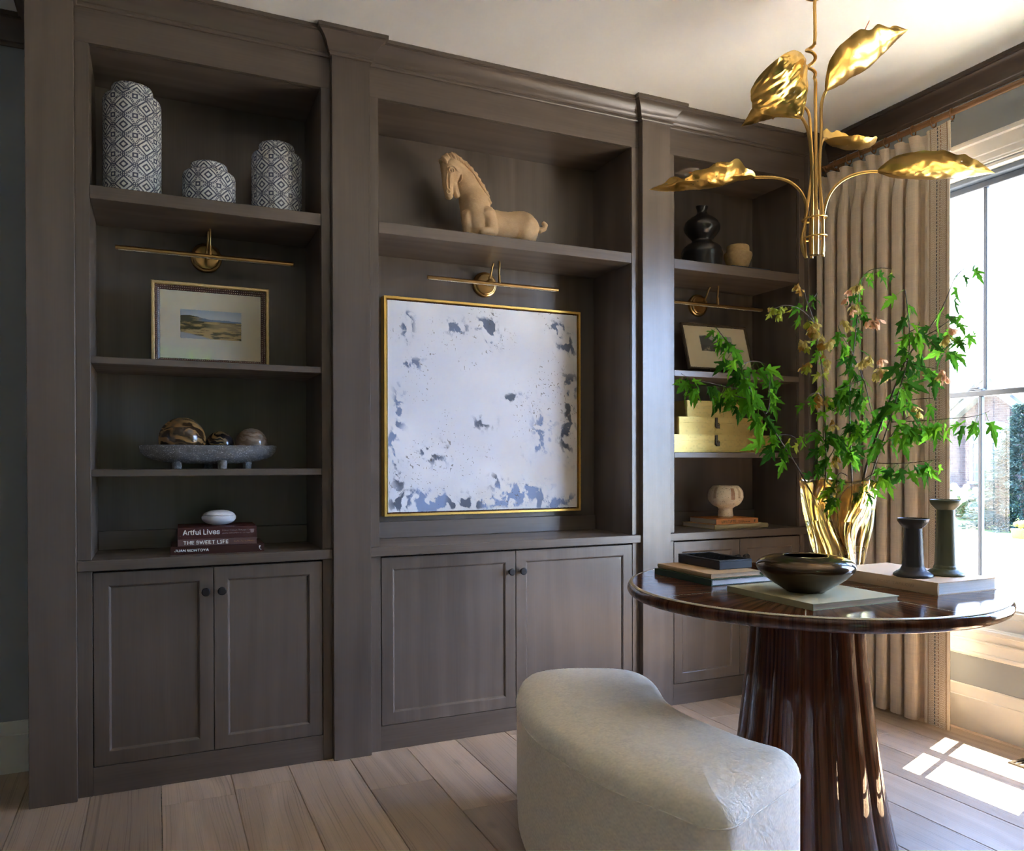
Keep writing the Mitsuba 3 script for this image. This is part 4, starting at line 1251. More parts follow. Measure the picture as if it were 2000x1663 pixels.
hs = np.linspace(0, 0.382, 70)
solo('glass_vase', 'amber glass vase with wavy ribs and a flared mouth holding leafy branches', 'vase', shell_mesh(vase_shell(hs, False) + vase_shell(np.linspace(0.382, 0.022, 66), True)), 'amber_glass', True)
solo('water', 'clear water filling the lower half of the amber glass vase', 'water', shell_mesh(vase_shell(np.linspace(0.0235, 0.212, 40), True, shrink=0.0008)), 'water', 60)

# ------------------------------------------------------------------ curved boucle ottoman
def f_boucle(p, n, uv):
    a = noise(p.x * 190.0, p.y * 190.0, p.z * 190.0)
    b = fbm(p.x * 70.0, p.y * 70.0, p.z * 70.0)
    return mi.Color3f(0.86, 0.785, 0.645) * (0.80 + 0.16 * a + 0.12 * b)


def f_boucle_bump(p, n, uv):
    return 0.6 * noise(p.x * 210.0, p.y * 210.0, p.z * 210.0) + 0.7 * noise(p.x * 110.0, p.y * 110.0, p.z * 110.0)


principled('boucle_plain', proc(f_boucle), 0.95, sheen=0.5)
scene['boucle'] = {'type': 'bumpmap', 'texture': proc(f_boucle_bump, 1.5e-3), 'scale': 0.0032, 'bsdf': REF('boucle_plain')}
OUT = [(1.118, -1.842), (1.085, -1.760), (1.045, -1.640), (1.012, -1.480), (1.003, -1.310), (1.018, -1.130), (1.055, -0.975), (1.110, -0.835), (1.175, -0.715), (1.225, -0.665),
       (1.310, -0.640), (1.420, -0.660), (1.520, -0.705), (1.600, -0.775), (1.622, -0.860), (1.600, -0.960), (1.545, -1.080), (1.505, -1.200), (1.493, -1.320), (1.503, -1.440), (1.522, -1.560),
       (1.545, -1.640), (1.530, -1.690), (1.455, -1.745), (1.330, -1.800), (1.200, -1.850), (1.150, -1.860)]
OH = 0.462
o = np.array(OUT + OUT[:1])
from scipy.interpolate import CubicSpline
t_ = np.r_[0, np.cumsum(np.linalg.norm(np.diff(o, axis=0), axis=1))]
per = CubicSpline(t_, o, bc_type='periodic')(np.linspace(0, t_[-1], 220, endpoint=False))
base_poly = Polygon(per).buffer(0)


def ring_at(d, n=240):
    q = base_poly.buffer(-d) if d else base_poly
    if q.geom_type != 'Polygon':
        q = max(q.geoms, key=lambda g: g.area)
    # rays from the spine of the seat keep the rings aligned
    ext = q.exterior
    return np.array([ext.interpolate(ext.project(shapely.Point(*p))).coords[0] for p in resampled])


resampled = np.array([base_poly.exterior.interpolate(s).coords[0] for s in np.linspace(0, base_poly.exterior.length, 260, endpoint=False)])
rowsO = []
for z, d in [(0.004, 0.020), (0.012, 0.008), (0.03, 0.002), (0.10, 0.0), (0.22, -0.004), (0.33, -0.003), (0.385, 0.0)]:
    rg = ring_at(max(d, 0)) if d > 0 else ring_at(0)
    rowsO.append((rg, np.full(len(rg), z)))
RR = 0.062
for t in np.linspace(0.08, math.pi / 2, 12):
    rg = ring_at(RR * (1 - math.cos(t)))
    rowsO.append((rg, np.full(len(rg), OH - RR + RR * 0.98 * math.sin(t))))
for d, dz in ((0.09, 0.004), (0.13, 0.0065), (0.17, 0.008), (0.205, 0.0085)):
    rg = ring_at(d)
    rowsO.append((rg, np.full(len(rg), OH + dz)))
v = np.vstack([np.column_stack([rg, z]) for rg, z in rowsO])
na = len(resampled)
capv = ring_at(0.205)
f = grid_faces(len(rowsO), na, closed_v=True)
om = trimesh.Trimesh(v, f, process=False)
# close the top by stitching the ring across, and the bottom with a fan
i = np.arange(na)
c = len(v)
v = np.vstack([v, [1.27, -1.25, 0.004]])
f = np.vstack([f, np.stack([np.full(na, c), (i + 1) % na, i], -1)])
half = na // 2
top0 = (len(rowsO) - 1) * na
st_ = []
for a in range(na // 2):
    p0, p1, q0, q1 = top0 + a, top0 + a + 1, top0 + (na - 1 - a), top0 + (na - 2 - a) if a < na // 2 - 1 else top0 + a + 1
    st_ += [(p0, q0, p1), (p1, q0, q1)]
f = np.vstack([f, np.array(st_)])
om = trimesh.Trimesh(v, f, process=False)
if om.volume < 0:
    om.invert()
k = thing('curved_ottoman', 'cream boucle kidney-shaped ottoman in front of the round table', 'ottoman')
part(k, 'cushion', om, 'boucle', 60)
rg = ring_at(0.0005)
sp_ = [np.array([*p, 0.403]) for p in rg]
part(k, 'piping', tube(sp_ + sp_[:1], 0.0024, 8, caps=False), 'boucle_plain', True, label='sewn seam around the top edge')

# ------------------------------------------------------------------ curtain, rod, rings
RX, RZ = 3.262, 2.7825


def f_rod(p, n, uv):
    return mix((0.16, 0.075, 0.030), (0.27, 0.135, 0.060), noise(p.y * 3.0, p.x * 260.0, p.z * 260.0))


principled('rod_wood', proc(f_rod), 0.34, specular=0.5)
k = thing('curtain_rod', 'long turned wooden curtain rod under the dark crown molding by the window', 'curtain rod')
part(k, 'pole', tube([(RX, -0.052, RZ), (RX, -2.15, RZ)], 0.0135, 24), 'rod_wood', 40)
part(k, 'finial', xf(lathe(smooth_profile([(0, 0), (0.016, 0.003), (0.019, 0.012), (0.016, 0.022), (0.013, 0.026)], 16).tolist() + [(0, 0.026)], 24), 0, (RX, -0.026, RZ), rx=math.pi / 2), 'rod_wood', 40)
for y in (-0.115, -2.05):
    part(k, 'bracket', join([tube([(RX, y, RZ - 0.001), (WX - 0.006, y, RZ - 0.001)], 0.007, 12), bx(WX - 0.008, WX, y - 0.02, y + 0.02, RZ - 0.045, RZ + 0.04, 0.002), tube([(RX + 0.02 * math.cos(t), y, RZ + 0.02 * math.sin(t)) for t in np.linspace(math.pi, 2 * math.pi, 14)], 0.005, 8)]), 'rod_wood', 40)
RING_Y = [-0.090, -0.175, -0.262, -0.338, -0.415, -0.490, -0.565, -0.640, -0.745, -0.838]
ORD = ['first', 'second', 'third', 'fourth', 'fifth', 'sixth', 'seventh', 'eighth', 'ninth', 'tenth and last']
for i, y in enumerate(RING_Y):
    k = thing('curtain_ring', f'small dark wooden curtain ring on the rod, {ORD[i]} from the bookcase end', 'curtain ring', 'curtain rings on the rod')
    m = trimesh.creation.torus(0.0235, 0.0034, 28, 10)
    m = xf(m, 0, (0, 0, 0), rx=math.pi / 2)
    m = xf(m, 0.25 - 0.06 * (i % 3), (RX, y, RZ - 0.0068))
    part(k, 'hoop', m, 'rod_wood', True)
    part(k, 'eyelet', xf(trimesh.creation.torus(0.005, 0.0014, 14, 6), 0, (RX + 0.003, y, RZ - 0.0375)), 'latch_dark', True)


def f_linen(p, n, uv):
    w = 0.5 * noise(p.z * 420.0, p.y * 6.0, 1.0) + 0.5 * noise(p.z * 5.0, uv.x * 900.0, 2.0)
    b = fbm(p.z * 2.0, uv.x * 9.0, 5.0)
    return mi.Color3f(0.60, 0.495, 0.375) * (0.84 + 0.22 * w + 0.10 * b)


def f_border(p, n, uv):
    u, z = uv.x, p.z
    base = mi.Color3f(0.68, 0.59, 0.46) * (0.9 + 0.15 * noise(z * 400.0, u * 40.0, 1.0))
    # scalloped rungs between the lines
    q = z * 122.0 + 0.9 * dr.abs(dr.sin(u * 3.14159 * 2.0 * 2.6))
    rung = smoothstep(0.60, 0.72, dr.abs(dr.sin(q * 3.14159 / 1.0)))
    inband = smoothstep(0.13, 0.15, u) * smoothstep(0.86, 0.84, u) * (1 - smoothstep(0.035, 0.028, dr.abs(u - 0.42))) * (1 - smoothstep(0.035, 0.028, dr.abs(u - 0.57)))
    c = mix(base, mi.Color3f(0.36, 0.25, 0.15), (1 - rung) * inband * 0.75)
    st = smoothstep(0.35, 0.45, dr.abs(dr.sin(z * 122.0 * 3.14159 / 2.0)))
    c = mix(c, mi.Color3f(0.045, 0.045, 0.055), smoothstep(0.028, 0.016, dr.abs(u - 0.42)) * st)
    c = mix(c, mi.Color3f(0.26, 0.12, 0.05), smoothstep(0.024, 0.014, dr.abs(u - 0.57)) * st)
    for e in (0.10, 0.13, 0.86, 0.885):
        c = mix(c, mi.Color3f(0.30, 0.19, 0.10), smoothstep(0.016, 0.009, dr.abs(u - e)) * 0.9)
    return c


principled('linen', proc(f_linen), 0.9, sheen=0.3)
principled('linen_border', proc(f_border), 0.9, sheen=0.3)


def curtain_xy(s, z):
    """Plan position of the cloth at run s (0..1 pleated, 1..1.25 the flat border) and height z."""
    top, bot = 2.738, 0.012
    h = np.clip((top - z) / (top - bot), 0, 1)
    pinch = np.exp(-((h - 0.035) / 0.035) ** 2)
    nf = 8.0
    ph = 2 * np.pi * (s * nf) + 0.35 * np.sin(2.2 * h + 9 * s) * h
    depth = 0.034 * (1 - 0.55 * pinch) * (0.85 + 0.3 * np.sin(s * 17.0) ** 2) * (1 + 0.15 * h)
    sh = np.cos(ph)
    sh = np.sign(sh) * np.abs(sh) ** (0.8 + 1.6 * pinch)
    fade = np.clip((1.0 - s) / 0.05, 0, 1)
    x = 3.258 - depth * sh * (0.25 + 0.75 * fade) + 0.012 * h * np.sin(3 * s + 1)
    y = -0.078 - 0.66 * np.minimum(s, 1.0) - 0.017 * np.sin(2 * ph) * (1 - pinch) * fade
    return x, y


def cloth(S, Z, fn, thick, nm, mat, parent, uvx):
    n, m_ = len(S), len(Z)
    SS, ZZ = np.meshgrid(S, Z, indexing='ij')
    X, Y = fn(SS, ZZ)
    dX, dY = np.gradient(X, axis=0), np.gradient(Y, axis=0)
    L = np.hypot(dX, dY) + 1e-9
    nx, ny = dY / L, -dX / L
    A = np.stack([X + nx * thick / 2, Y + ny * thick / 2, ZZ], -1).reshape(-1, 3)
    B = np.stack([X - nx * thick / 2, Y - ny * thick / 2, ZZ], -1).reshape(-1, 3)
    # loop around the section: front then back
    v = np.concatenate([A.reshape(n, m_, 3), B.reshape(n, m_, 3)[::-1]], 0)
    uvv = np.concatenate([np.broadcast_to(uvx[:, None], (n, m_)), np.broadcast_to(uvx[::-1][:, None], (n, m_))], 0)
    f = grid_faces(2 * n, m_, closed_u=True)
    caps = []
    for e in (0, m_ - 1):
        for a in range(n - 1):
            p0, p1, q0, q1 = a * m_ + e, (a + 1) * m_ + e, (2 * n - 1 - a) * m_ + e, (2 * n - 2 - a) * m_ + e
            caps += [(p0, q0, p1), (p1, q0, q1)] if e == 0 else [(p0, p1, q0), (p1, q1, q0)]
    mm = trimesh.Trimesh(v.reshape(-1, 3), np.vstack([f, caps]), process=False)
    if mm.volume < 0:
        mm.invert()
    return part(parent, nm, mm, mat, True, uv=np.stack([uvv.reshape(-1), v.reshape(-1, 3)[:, 2]], -1))


k = thing('linen_curtain', 'pinch-pleated beige linen curtain with a woven striped border along the window edge', 'curtain')
Zs = np.r_[np.linspace(0.012, 2.5, 40), np.linspace(2.53, 2.738, 16)]
cloth(np.linspace(0, 1.0, 260), Zs, curtain_xy, 0.0045, 'pleated_panel', 'linen', k, np.linspace(0, 1, 260))


def border_xy(u, z):
    x1, y1 = curtain_xy(np.ones_like(u), z)
    h = (2.738 - z) / 2.73
    return x1 - 0.0052 + 0.004 * np.sin(u * 4.5 + 2 * h) - 0.012 * u * (1 - h), y1 + 0.008 - 0.124 * u


cloth(np.linspace(0, 1, 14), Zs, border_xy, 0.005, 'border', 'linen_border', k, np.linspace(0, 1, 14))

# ------------------------------------------------------------------ floor vent
k = thing('floor_vent', 'dark metal floor vent in the oak floor below the window', 'floor vent')
part(k, 'rim', join([bx(3.13, 3.25, -1.60, -1.588, 0.0002, 0.005, 0.001), bx(3.13, 3.25, -1.197, -1.185, 0.0002, 0.005, 0.001), bx(3.13, 3.142, -1.588, -1.197, 0.0002, 0.005, 0.001), bx(3.238, 3.25, -1.588, -1.197, 0.0002, 0.005, 0.001)]), 'latch_dark')
for i in range(16):
    y = -1.58 + i * 0.0243
    part(k, 'slat', bx(3.142, 3.238, y, y + 0.009, 0.0002, 0.0038, 0.0008), 'latch_dark')

# ------------------------------------------------------------------ chandelier
k = thing('leaf_chandelier', 'brass chandelier of crumpled perforated leaves on curved stems hanging over the round table', 'chandelier')
CX, CY = 2.2455, -1.0335
e_r, e_b = np.array([0.911, -0.4124, 0.0]), np.array([0.4124, 0.911, 0.0])


def ch(a, b, z):
    """Chandelier's own measure: a to its right-hand leaf side, b away towards the bookcase, z above the floor."""
    return np.array([CX, CY, 0]) + e_r * a + e_b * b + np.array([0, 0, z])


part(k, 'canopy', lathe(smooth_profile([(0.007, 2.940), (0.020, 2.944), (0.034, 2.954), (0.042, CEIL - 0.001)], 16).tolist() + [(0, CEIL - 0.001), (0, 2.94)], 40, (CX, CY, 0)), 'brass_tube', 40)
coil = [ch(0.002, 0, 2.95), ch(0.002, 0, 2.86), ch(0.002, 0, 2.80)]
for t in np.linspace(0, 2.15 * 2 * math.pi, 34):
    w = min(1, t / 1.5, (2.15 * 2 * math.pi - t) / 1.5 + 0.0)
    w = max(w, 0)
    coil.append(ch(-0.013 + 0.0155 * w * math.cos(t) + 0.014 * (1 - w), 0.0155 * w * math.sin(t), 2.782 - 0.134 * t / (2.15 * 2 * math.pi)))
coil += [ch(0.004, 0, 2.615), ch(0.005, 0, 2.5), ch(0.005, 0, 2.3), ch(0.005, 0, 2.1), ch(0.003, 0, 2.03)]
part(k, 'stem', tube(spline(coil, 220), 0.0062, 14), 'brass_tube', 50)


def stalk(pts, r=0.0056):
    return tube(spline([ch(*p) for p in pts], 60), r, 14)


LOW = [(-0.034, 0.0), (-0.018, -0.026), (0.002, 0.030), (0.018, -0.026), (0.034, 0.004), (-0.022, 0.024)]
arms = {
    'a': [(LOW[3][0], LOW[3][1], 1.985), (LOW[3][0], LOW[3][1], 2.15), (0.008, -0.03, 2.3), (0.01, -0.04, 2.465), (0.013, -0.05, 2.555), (0.021, -0.055, 2.575)],
    'b': [(LOW[1][0], LOW[1][1], 1.985), (LOW[1][0], LOW[1][1], 2.15), (-0.024, -0.04, 2.278), (-0.039, -0.06, 2.382), (-0.06, -0.08, 2.437), (-0.088, -0.1, 2.462)],
    'c': [(LOW[5][0], LOW[5][1], 1.985), (LOW[5][0], LOW[5][1], 2.15), (0.01, 0.05, 2.33), (0.019, 0.09, 2.502), (0.019, 0.13, 2.592), (-0.005, 0.17, 2.62)],
    'd': [(LOW[0][0], LOW[0][1], 1.985), (LOW[0][0], LOW[0][1], 2.11), (-0.028, 0, 2.155), (-0.047, 0, 2.22), (-0.091, 0, 2.262), (-0.15, 0, 2.279), (-0.223, 0, 2.28)],
    'e': [(LOW[4][0], LOW[4][1], 1.985), (LOW[4][0], LOW[4][1], 2.11), (0.041, 0, 2.174), (0.06, -0.01, 2.224), (0.105, -0.02, 2.266), (0.157, -0.03, 2.284), (0.217, -0.04, 2.286)],
    'f': [(LOW[2][0], LOW[2][1], 1.985), (LOW[2][0], LOW[2][1], 2.15), (0.043, 0.07, 2.337), (0.07, 0.12, 2.439), (0.092, 0.15, 2.479), (0.12, 0.18, 2.495)]}
for nm, pts in arms.items():
    part(k, 'arm', stalk(pts), 'brass_tube', 50)
for z in (2.125, 2.055):
    part(k, 'collar', tube([ch(0.043 * math.cos(t), 0.043 * math.sin(t), z + 0.004 * math.cos(t)) for t in np.linspace(0, 2 * math.pi, 60)], 0.0032, 10), 'brass_bright', 50)
part(k, 'core', tube([ch(0, 0, 1.99), ch(0, 0, 2.155)], 0.018, 20), 'brass_dark', 40)


def brass_leaf(base, tip, up, W, cup, sag, seed, ruffle=0.012, tilt=0.0, peak=0.42, pw=0.75, nu_=90, nv_=56, holes=14):
    """A crumpled sheet from base to tip, cupped towards up, W its half width."""
    b, t = ch(*base), ch(*tip)
    ax = t - b
    L = np.linalg.norm(ax)
    ax /= L
    upv = np.array([0, 0, 1.0]) * up[2] + e_r * up[0] + e_b * up[1]
    upv = unit(upv - ax * (upv @ ax))
    side = np.cross(ax, upv)
    U, V = np.meshgrid(np.linspace(0, 1, nu_), np.linspace(-1, 1, nv_), indexing='ij')
    k2 = (1 - peak) / peak
    prof = (np.clip(U, 0, 1) ** pw * np.clip(1 - U, 0, 1) ** (pw * k2)) / ((peak ** pw) * ((1 - peak) ** (pw * k2)))
    w = W * np.clip(prof, 0.0, 1) + 0.006 * (1 - U)
    ang = V * cup
    X = np.sin(ang) / max(math.sin(min(cup, 1.55)), 0.3)
    Zc = (1 - np.cos(ang)) / max(math.sin(min(cup, 1.55)), 0.3)
    edge = np.abs(V) ** 2.5
    q = np.stack([U * 5.2 + seed * 3.1, V * 1.1 * (1 + U * 0), np.full_like(U, seed * 1.7)], -1)
    nz = meshkit.fbm(q, 3, seed) - 0.5
    q2 = np.stack([U * 8.0 + V * 2.0 + seed, V * 2.0, np.full_like(U, seed * 0.7)], -1)
    cr = np.abs(meshkit.fbm(q2, 2, seed + 9) - 0.5)
    q3 = np.stack([U * 10 + seed, np.sign(V) * 3.0, np.zeros_like(U)], -1)
    wav = meshkit.noise(q3, seed + 5) - 0.5
    off = ruffle * (nz * 2.0 + (0.10 - cr) * 0.8 * (0.4 + edge) + wav * 1.7 * edge) * np.clip(U * 8, 0, 1) * np.clip((1 - U) * 5, 0, 1)
    wscale = 1 + 0.16 * wav * edge + 0.10 * nz
    P = b + U[..., None] * L * ax + (w * X * wscale)[..., None] * side + (w * Zc + off - sag * np.sin(np.pi * U) + tilt * U * U)[..., None] * upv
    f = grid_faces(nu_, nv_)
    r2 = np.random.RandomState(seed)
    kill = set()
    for _ in range(holes):
        a_, b_ = r2.randint(10, nu_ - 12), r2.randint(6, nv_ - 7)
        kill.add(a_ * (nv_ - 1) + b_)
    nq = (nu_ - 1) * (nv_ - 1)
    keep = np.array([j not in kill for j in range(nq)])
    f = f[np.r_[keep, keep]]
    return trimesh.Trimesh(P.reshape(-1, 3), f, process=False)


LEAVES = [
    ((0.019, -0.055, 2.573), (0.269, -0.16, 2.741), (-0.50, 0.10, 0.9), 0.145, 0.95, 0.016, 3, 0.010),
    ((-0.084, -0.1, 2.456), (-0.206, -0.22, 2.614), (-0.05, 1.0, 0.10), 0.118, 0.70, -0.012, 11, 0.022, 0.62, 1.1),
    ((-0.001, 0.17, 2.618), (-0.21, 0.22, 2.563), (0.1, -0.1, 1.0), 0.105, 1.1, 0.004, 17, 0.010),
    ((-0.221, 0, 2.28), (-0.62, -0.02, 2.228), (0.0, 0.12, 1.0), 0.074, 1.0, 0.012, 23, 0.015),
    ((0.215, -0.04, 2.286), (0.612, -0.1, 2.258), (0.0, 0.22, 1.0), 0.086, 1.0, 0.014, 31, 0.012),
    ((0.106, 0.16, 2.483), (0.33, 0.24, 2.498), (0.05, -0.45, 1.0), 0.115, 0.95, 0.030, 41, 0.016)]
for base, tip, up, W, cup, sag, seed, ruf, *pk in LEAVES:
    part(k, 'leaf', brass_leaf(base, tip, up, W, cup, sag, seed, ruf, peak=pk[0] if pk else 0.42, pw=pk[1] if pk else 0.75), 'brass_bright', True, label='crumpled brass leaf pierced with pinholes')
principled('filament', (0.55, 0.17, 0.04), 0.5)
bsdf('bulb_glass', {'type': 'thindielectric', 'int_ior': 1.45})


def flame_bulb(base, direction, s=1.0):
    d = unit(direction)
    bend = unit(np.cross(d, [0.3, 0.9, 0.1]))
    prof = smooth_profile([(0.010, 0.0), (0.0165, 0.018), (0.0175, 0.030), (0.013, 0.050), (0.006, 0.068), (0.003, 0.082), (0.0016, 0.094)], 26)
    m = lathe([(0, 0)] + prof.tolist() + [(0, 0.0945)], 24)
    v = m.vertices * s
    bd = 0.016 * s * np.clip((v[:, 2] / s - 0.05) / 0.045, 0, 1.1) ** 2
    a1 = unit(np.cross(d, [0, 0, 1.0]) if abs(d[2]) < 0.95 else np.array([1.0, 0, 0]))
    a2 = np.cross(d, a1)
    m.vertices = base + v[:, :1] * a1 + v[:, 1:2] * a2 + v[:, 2:] * d + bd[:, None] * a1
    bk = part(k, 'bulb', m, 'bulb_glass', True, label='clear flame-tip bulb')
    fl = [tube([base + d * 0.004 * s + a1 * o * s, base + d * 0.042 * s + a1 * o * s], 0.0012, 8) for o in (-0.003, 0.003)]
    part(bk, 'filament', join(fl), 'filament', True, label='orange filament')
    part(k, 'socket', tube([base - d * 0.030, base + d * 0.002], 0.0095, 16), 'brass_dark', 40)


flame_bulb(ch(*(0.145, -0.09, 2.772)), e_r * 0.42 + np.array([0, 0, 0.9]))
flame_bulb(ch(*(-0.421, 0.02, 2.304)), -e_r * 1.0 + np.array([0, 0, 0.05]))
flame_bulb(ch(*(0.449, -0.05, 2.337)), e_r * 1.0 + np.array([0, 0, 0.10]))
flame_bulb(ch(*(-0.108, 0.2, 2.585)) + np.array([0, 0, 0.02]), -e_r * 0.9 + np.array([0, 0, 0.5]), 0.7)

# ------------------------------------------------------------------ maple branches in the vase
def leaf_mesh(seed, fold, droop, twist):
    r = np.random.RandomState(seed)
    half = [(0.0, 0.0), (0.08, -0.03), (0.17, -0.01), (0.27, 0.05), (0.22, 0.10), (0.22, 0.14), (0.15, 0.17), (0.15, 0.24), (0.24, 0.31), (0.28, 0.39), (0.40, 0.53), (0.46, 0.66), (0.37, 0.61), (0.34, 0.63), (0.25, 0.54), (0.14, 0.49),
            (0.14, 0.58), (0.21, 0.66), (0.16, 0.70), (0.18, 0.79), (0.11, 0.84), (0.10, 0.95), (0.0, 1.20)]
    mid = [(0.0, 0.88), (0.0, 0.66), (0.0, 0.44), (0.0, 0.22)]
    V, F = [], []
    for sd in (1, -1):
        h = np.array(half + mid, float)
        h[1:-6, :] += r.uniform(-0.018, 0.018, (len(h) - 7, 2))
        poly = Polygon(h).buffer(0)
        if poly.geom_type != 'Polygon':
            poly = max(poly.geoms, key=lambda g: g.area)
        v2, f2 = trimesh.creation.triangulate_polygon(poly, engine='earcut')
        v2 = np.array(v2)
        x, y = v2[:, 0], v2[:, 1]
        z = fold * x - droop * y ** 2 + 0.05 * np.sin(6 * y + 5 * x * sd + seed) * x
        F.append((np.array(f2) if sd > 0 else np.array(f2)[:, ::-1]) + sum(len(q) for q in V))
        V.append(np.stack([sd * x + twist * y * y, y, z], -1))
    blade = trimesh.Trimesh(np.vstack(V), np.vstack(F), process=False)
    # short leaf stalk: a flat strip bent back from the blade's base
    pt = np.array([(0, 0, 0), (0.0, -0.18, 0.05), (0.0, -0.36, 0.14), (0.0, -0.50, 0.27)])
    st = []
    for w in (-0.011, 0.011):
        st.append(pt + [w, 0, 0])
    v = np.stack(st, 1).reshape(-1, 3)
    f = grid_faces(4, 2)
    m = trimesh.Trimesh(np.vstack([blade.vertices, v]), np.vstack([blade.faces, f + len(blade.vertices)]), process=False)
    return m


def thin(name, color, trans, rough=0.42):
    return bsdf(name, {'type': 'principledthin', 'base_color': rgb(*color), 'roughness': rough, 'diff_trans': trans, 'spec_trans': 0.0, 'eta': 1.4, 'sheen': 0.1})


GREENS = [thin('leaf_mid_green', (0.060, 0.185, 0.013), 0.85), thin('leaf_dark_green', (0.030, 0.100, 0.012), 0.7), thin('leaf_bright_green', (0.145, 0.36, 0.022), 1.0), thin('leaf_yellow_green', (0.34, 0.36, 0.045), 1.0)]
thin('samara_gold', (0.55, 0.43, 0.13), 0.9)
thin('samara_pink', (0.62, 0.36, 0.20), 0.9)
thin('leaf_amber', (0.42, 0.23, 0.05), 0.9)


def f_bark(p, n, uv):
    return mix((0.040, 0.022, 0.018), (0.115, 0.070, 0.055), noise(p.x * 120.0, p.y * 120.0, p.z * 60.0))


principled('bark', proc(f_bark), 0.6)
LEAF_SHAPES = [mikit.ply(leaf_mesh(s, fo, dp, tw), smooth=False) for s, fo, dp, tw in
               ((1, 0.25, 0.30, 0.05), (2, 0.45, 0.18, -0.08), (3, 0.10, 0.42, 0.10), (4, 0.60, 0.30, 0.0), (5, -0.15, 0.25, -0.12), (6, 0.35, 0.55, 0.08))]


def wings_mesh(seed):
    r = np.random.RandomState(seed)
    ms = []
    for i in range(11):
        t = np.linspace(0, 1, 6)
        w = np.array([0.02, 0.10, 0.19, 0.21, 0.16, 0.03])
        a = r.uniform(0, 2 * np.pi)
        tilt = r.uniform(0.2, 1.0)
        ln = r.uniform(0.8, 1.15)
        d = np.array([math.cos(a) * math.sin(tilt), math.sin(a) * math.sin(tilt), -math.cos(tilt)])
        s = unit(np.cross(d, [math.cos(a + 1.0), math.sin(a + 1.0), 0.4]))
        n = np.cross(d, s)
        off = np.array([r.uniform(-.15, .15), r.uniform(-.15, .15), r.uniform(-.25, .15)])
        P = np.stack([off + d * ln * (0.25 + x) + s * (k * ww) + n * (0.12 * x * x - 0.05 * (k != 0)) for x, ww in zip(t, w) for k in (-1, 0, 1)])
        m = trimesh.Trimesh(P, grid_faces(6, 3), process=False)
        ms.append(m)
        b = trimesh.creation.icosphere(subdivisions=1, radius=0.085)
        b.apply_translation(off + d * 0.24 * ln)
        ms.append(b)
        ms.append(tube([off + d * 0.24 * ln, off * 0.2 + [0, 0, 0.25]], 0.010, 4))
    return join(ms)


WINGS = [mikit.ply(wings_mesh(s), smooth=True) for s in (1, 2, 3)]
cam_side = np.array([-0.4124, -0.911, 0.0])


def put_leaf(k, pos, size, rs, mat, hang=0.6):
    """Leaf whose stalk end sits at pos; the blade hangs outwards and down."""
    a = rs.uniform(0, 2 * math.pi)
    out = np.array([math.cos(a), math.sin(a), 0.0])
    tip = unit(out * rs.uniform(0.35, 1.0) + np.array([0, 0, -hang * rs.uniform(0.5, 2.0)]))
    nrm = cam_side * rs.uniform(-0.2, 1.0) + np.array([rs.uniform(-.7, .7), rs.uniform(-.7, .7), rs.uniform(0.1, 1.0)])
    nrm = unit(nrm - tip * (nrm @ tip))
    sx = np.cross(tip, nrm)
    R = np.eye(4)
    R[:3, 0], R[:3, 1], R[:3, 2] = sx * size, tip * size, nrm * size
    # stalk end (0, -0.5, 0.27) of the leaf goes to pos
    R[:3, 3] = pos - R[:3, :3] @ np.array([0, -0.50, 0.27])
    key = numbered(k + '__leaf')
    scene[key] = {**LEAF_SHAPES[rs.randint(len(LEAF_SHAPES))], 'bsdf': REF(mat), 'to_world': T(R.tolist())}


def put_wings(k, pos, size, rs, mat):
    a = rs.uniform(0, 2 * math.pi)
    R = np.array(T().translate(pos.tolist()).rotate([0, 0, 1], math.degrees(a)).rotate([1, 0, 0], rs.uniform(-25, 25)).scale(size).matrix)
    key = numbered(k + '__samara_cluster')
    scene[key] = {**WINGS[rs.randint(3)], 'bsdf': REF(mat), 'to_world': T(R.tolist())}


def branch(label, main, r0, twigs, seed, leaves, wings=()):
    """main: points of the stem; twigs: lists of points; leaves: (line index, from, to, count, size, palette); wings: (point, count, spread, size)."""
    rs = np.random.RandomState(seed)
    k = thing('maple_branch', label, 'branch', None)
    lines = [spline(main, 60)]
    part(k, 'stem', tube(lines[0], np.linspace(r0, 0.0012, 60), 8), 'bark', 60)
    for t in twigs:
        ln = spline(t, 26) if len(t) > 2 else np.linspace(t[0], t[1], 26)
        lines.append(ln)
        part(k, 'twig', tube(ln, np.linspace(0.0019, 0.0008, 26), 6), 'bark', 60)
    for li, f0, f1, cnt, size, pal in leaves:
        ln = lines[li]
        for t in np.linspace(f0, f1, cnt):
            i = min(len(ln) - 1, max(0, int((t + rs.uniform(-0.02, 0.02)) * (len(ln) - 1))))
            put_leaf(k, ln[i] + rs.uniform(-0.004, 0.004, 3), size * 0.8585 * rs.uniform(0.62, 1.12), rs, GREENS[pal[rs.randint(len(pal))]])
    for p, cnt, spread, size, mats in wings:
        for _ in range(cnt):
            put_wings(k, np.array(p) + rs.normal(0, spread, 3) * np.array([1, 1, 1.2]), size * 0.8585 * rs.uniform(0.8, 1.25), rs, mats[rs.randint(len(mats))])
    return k


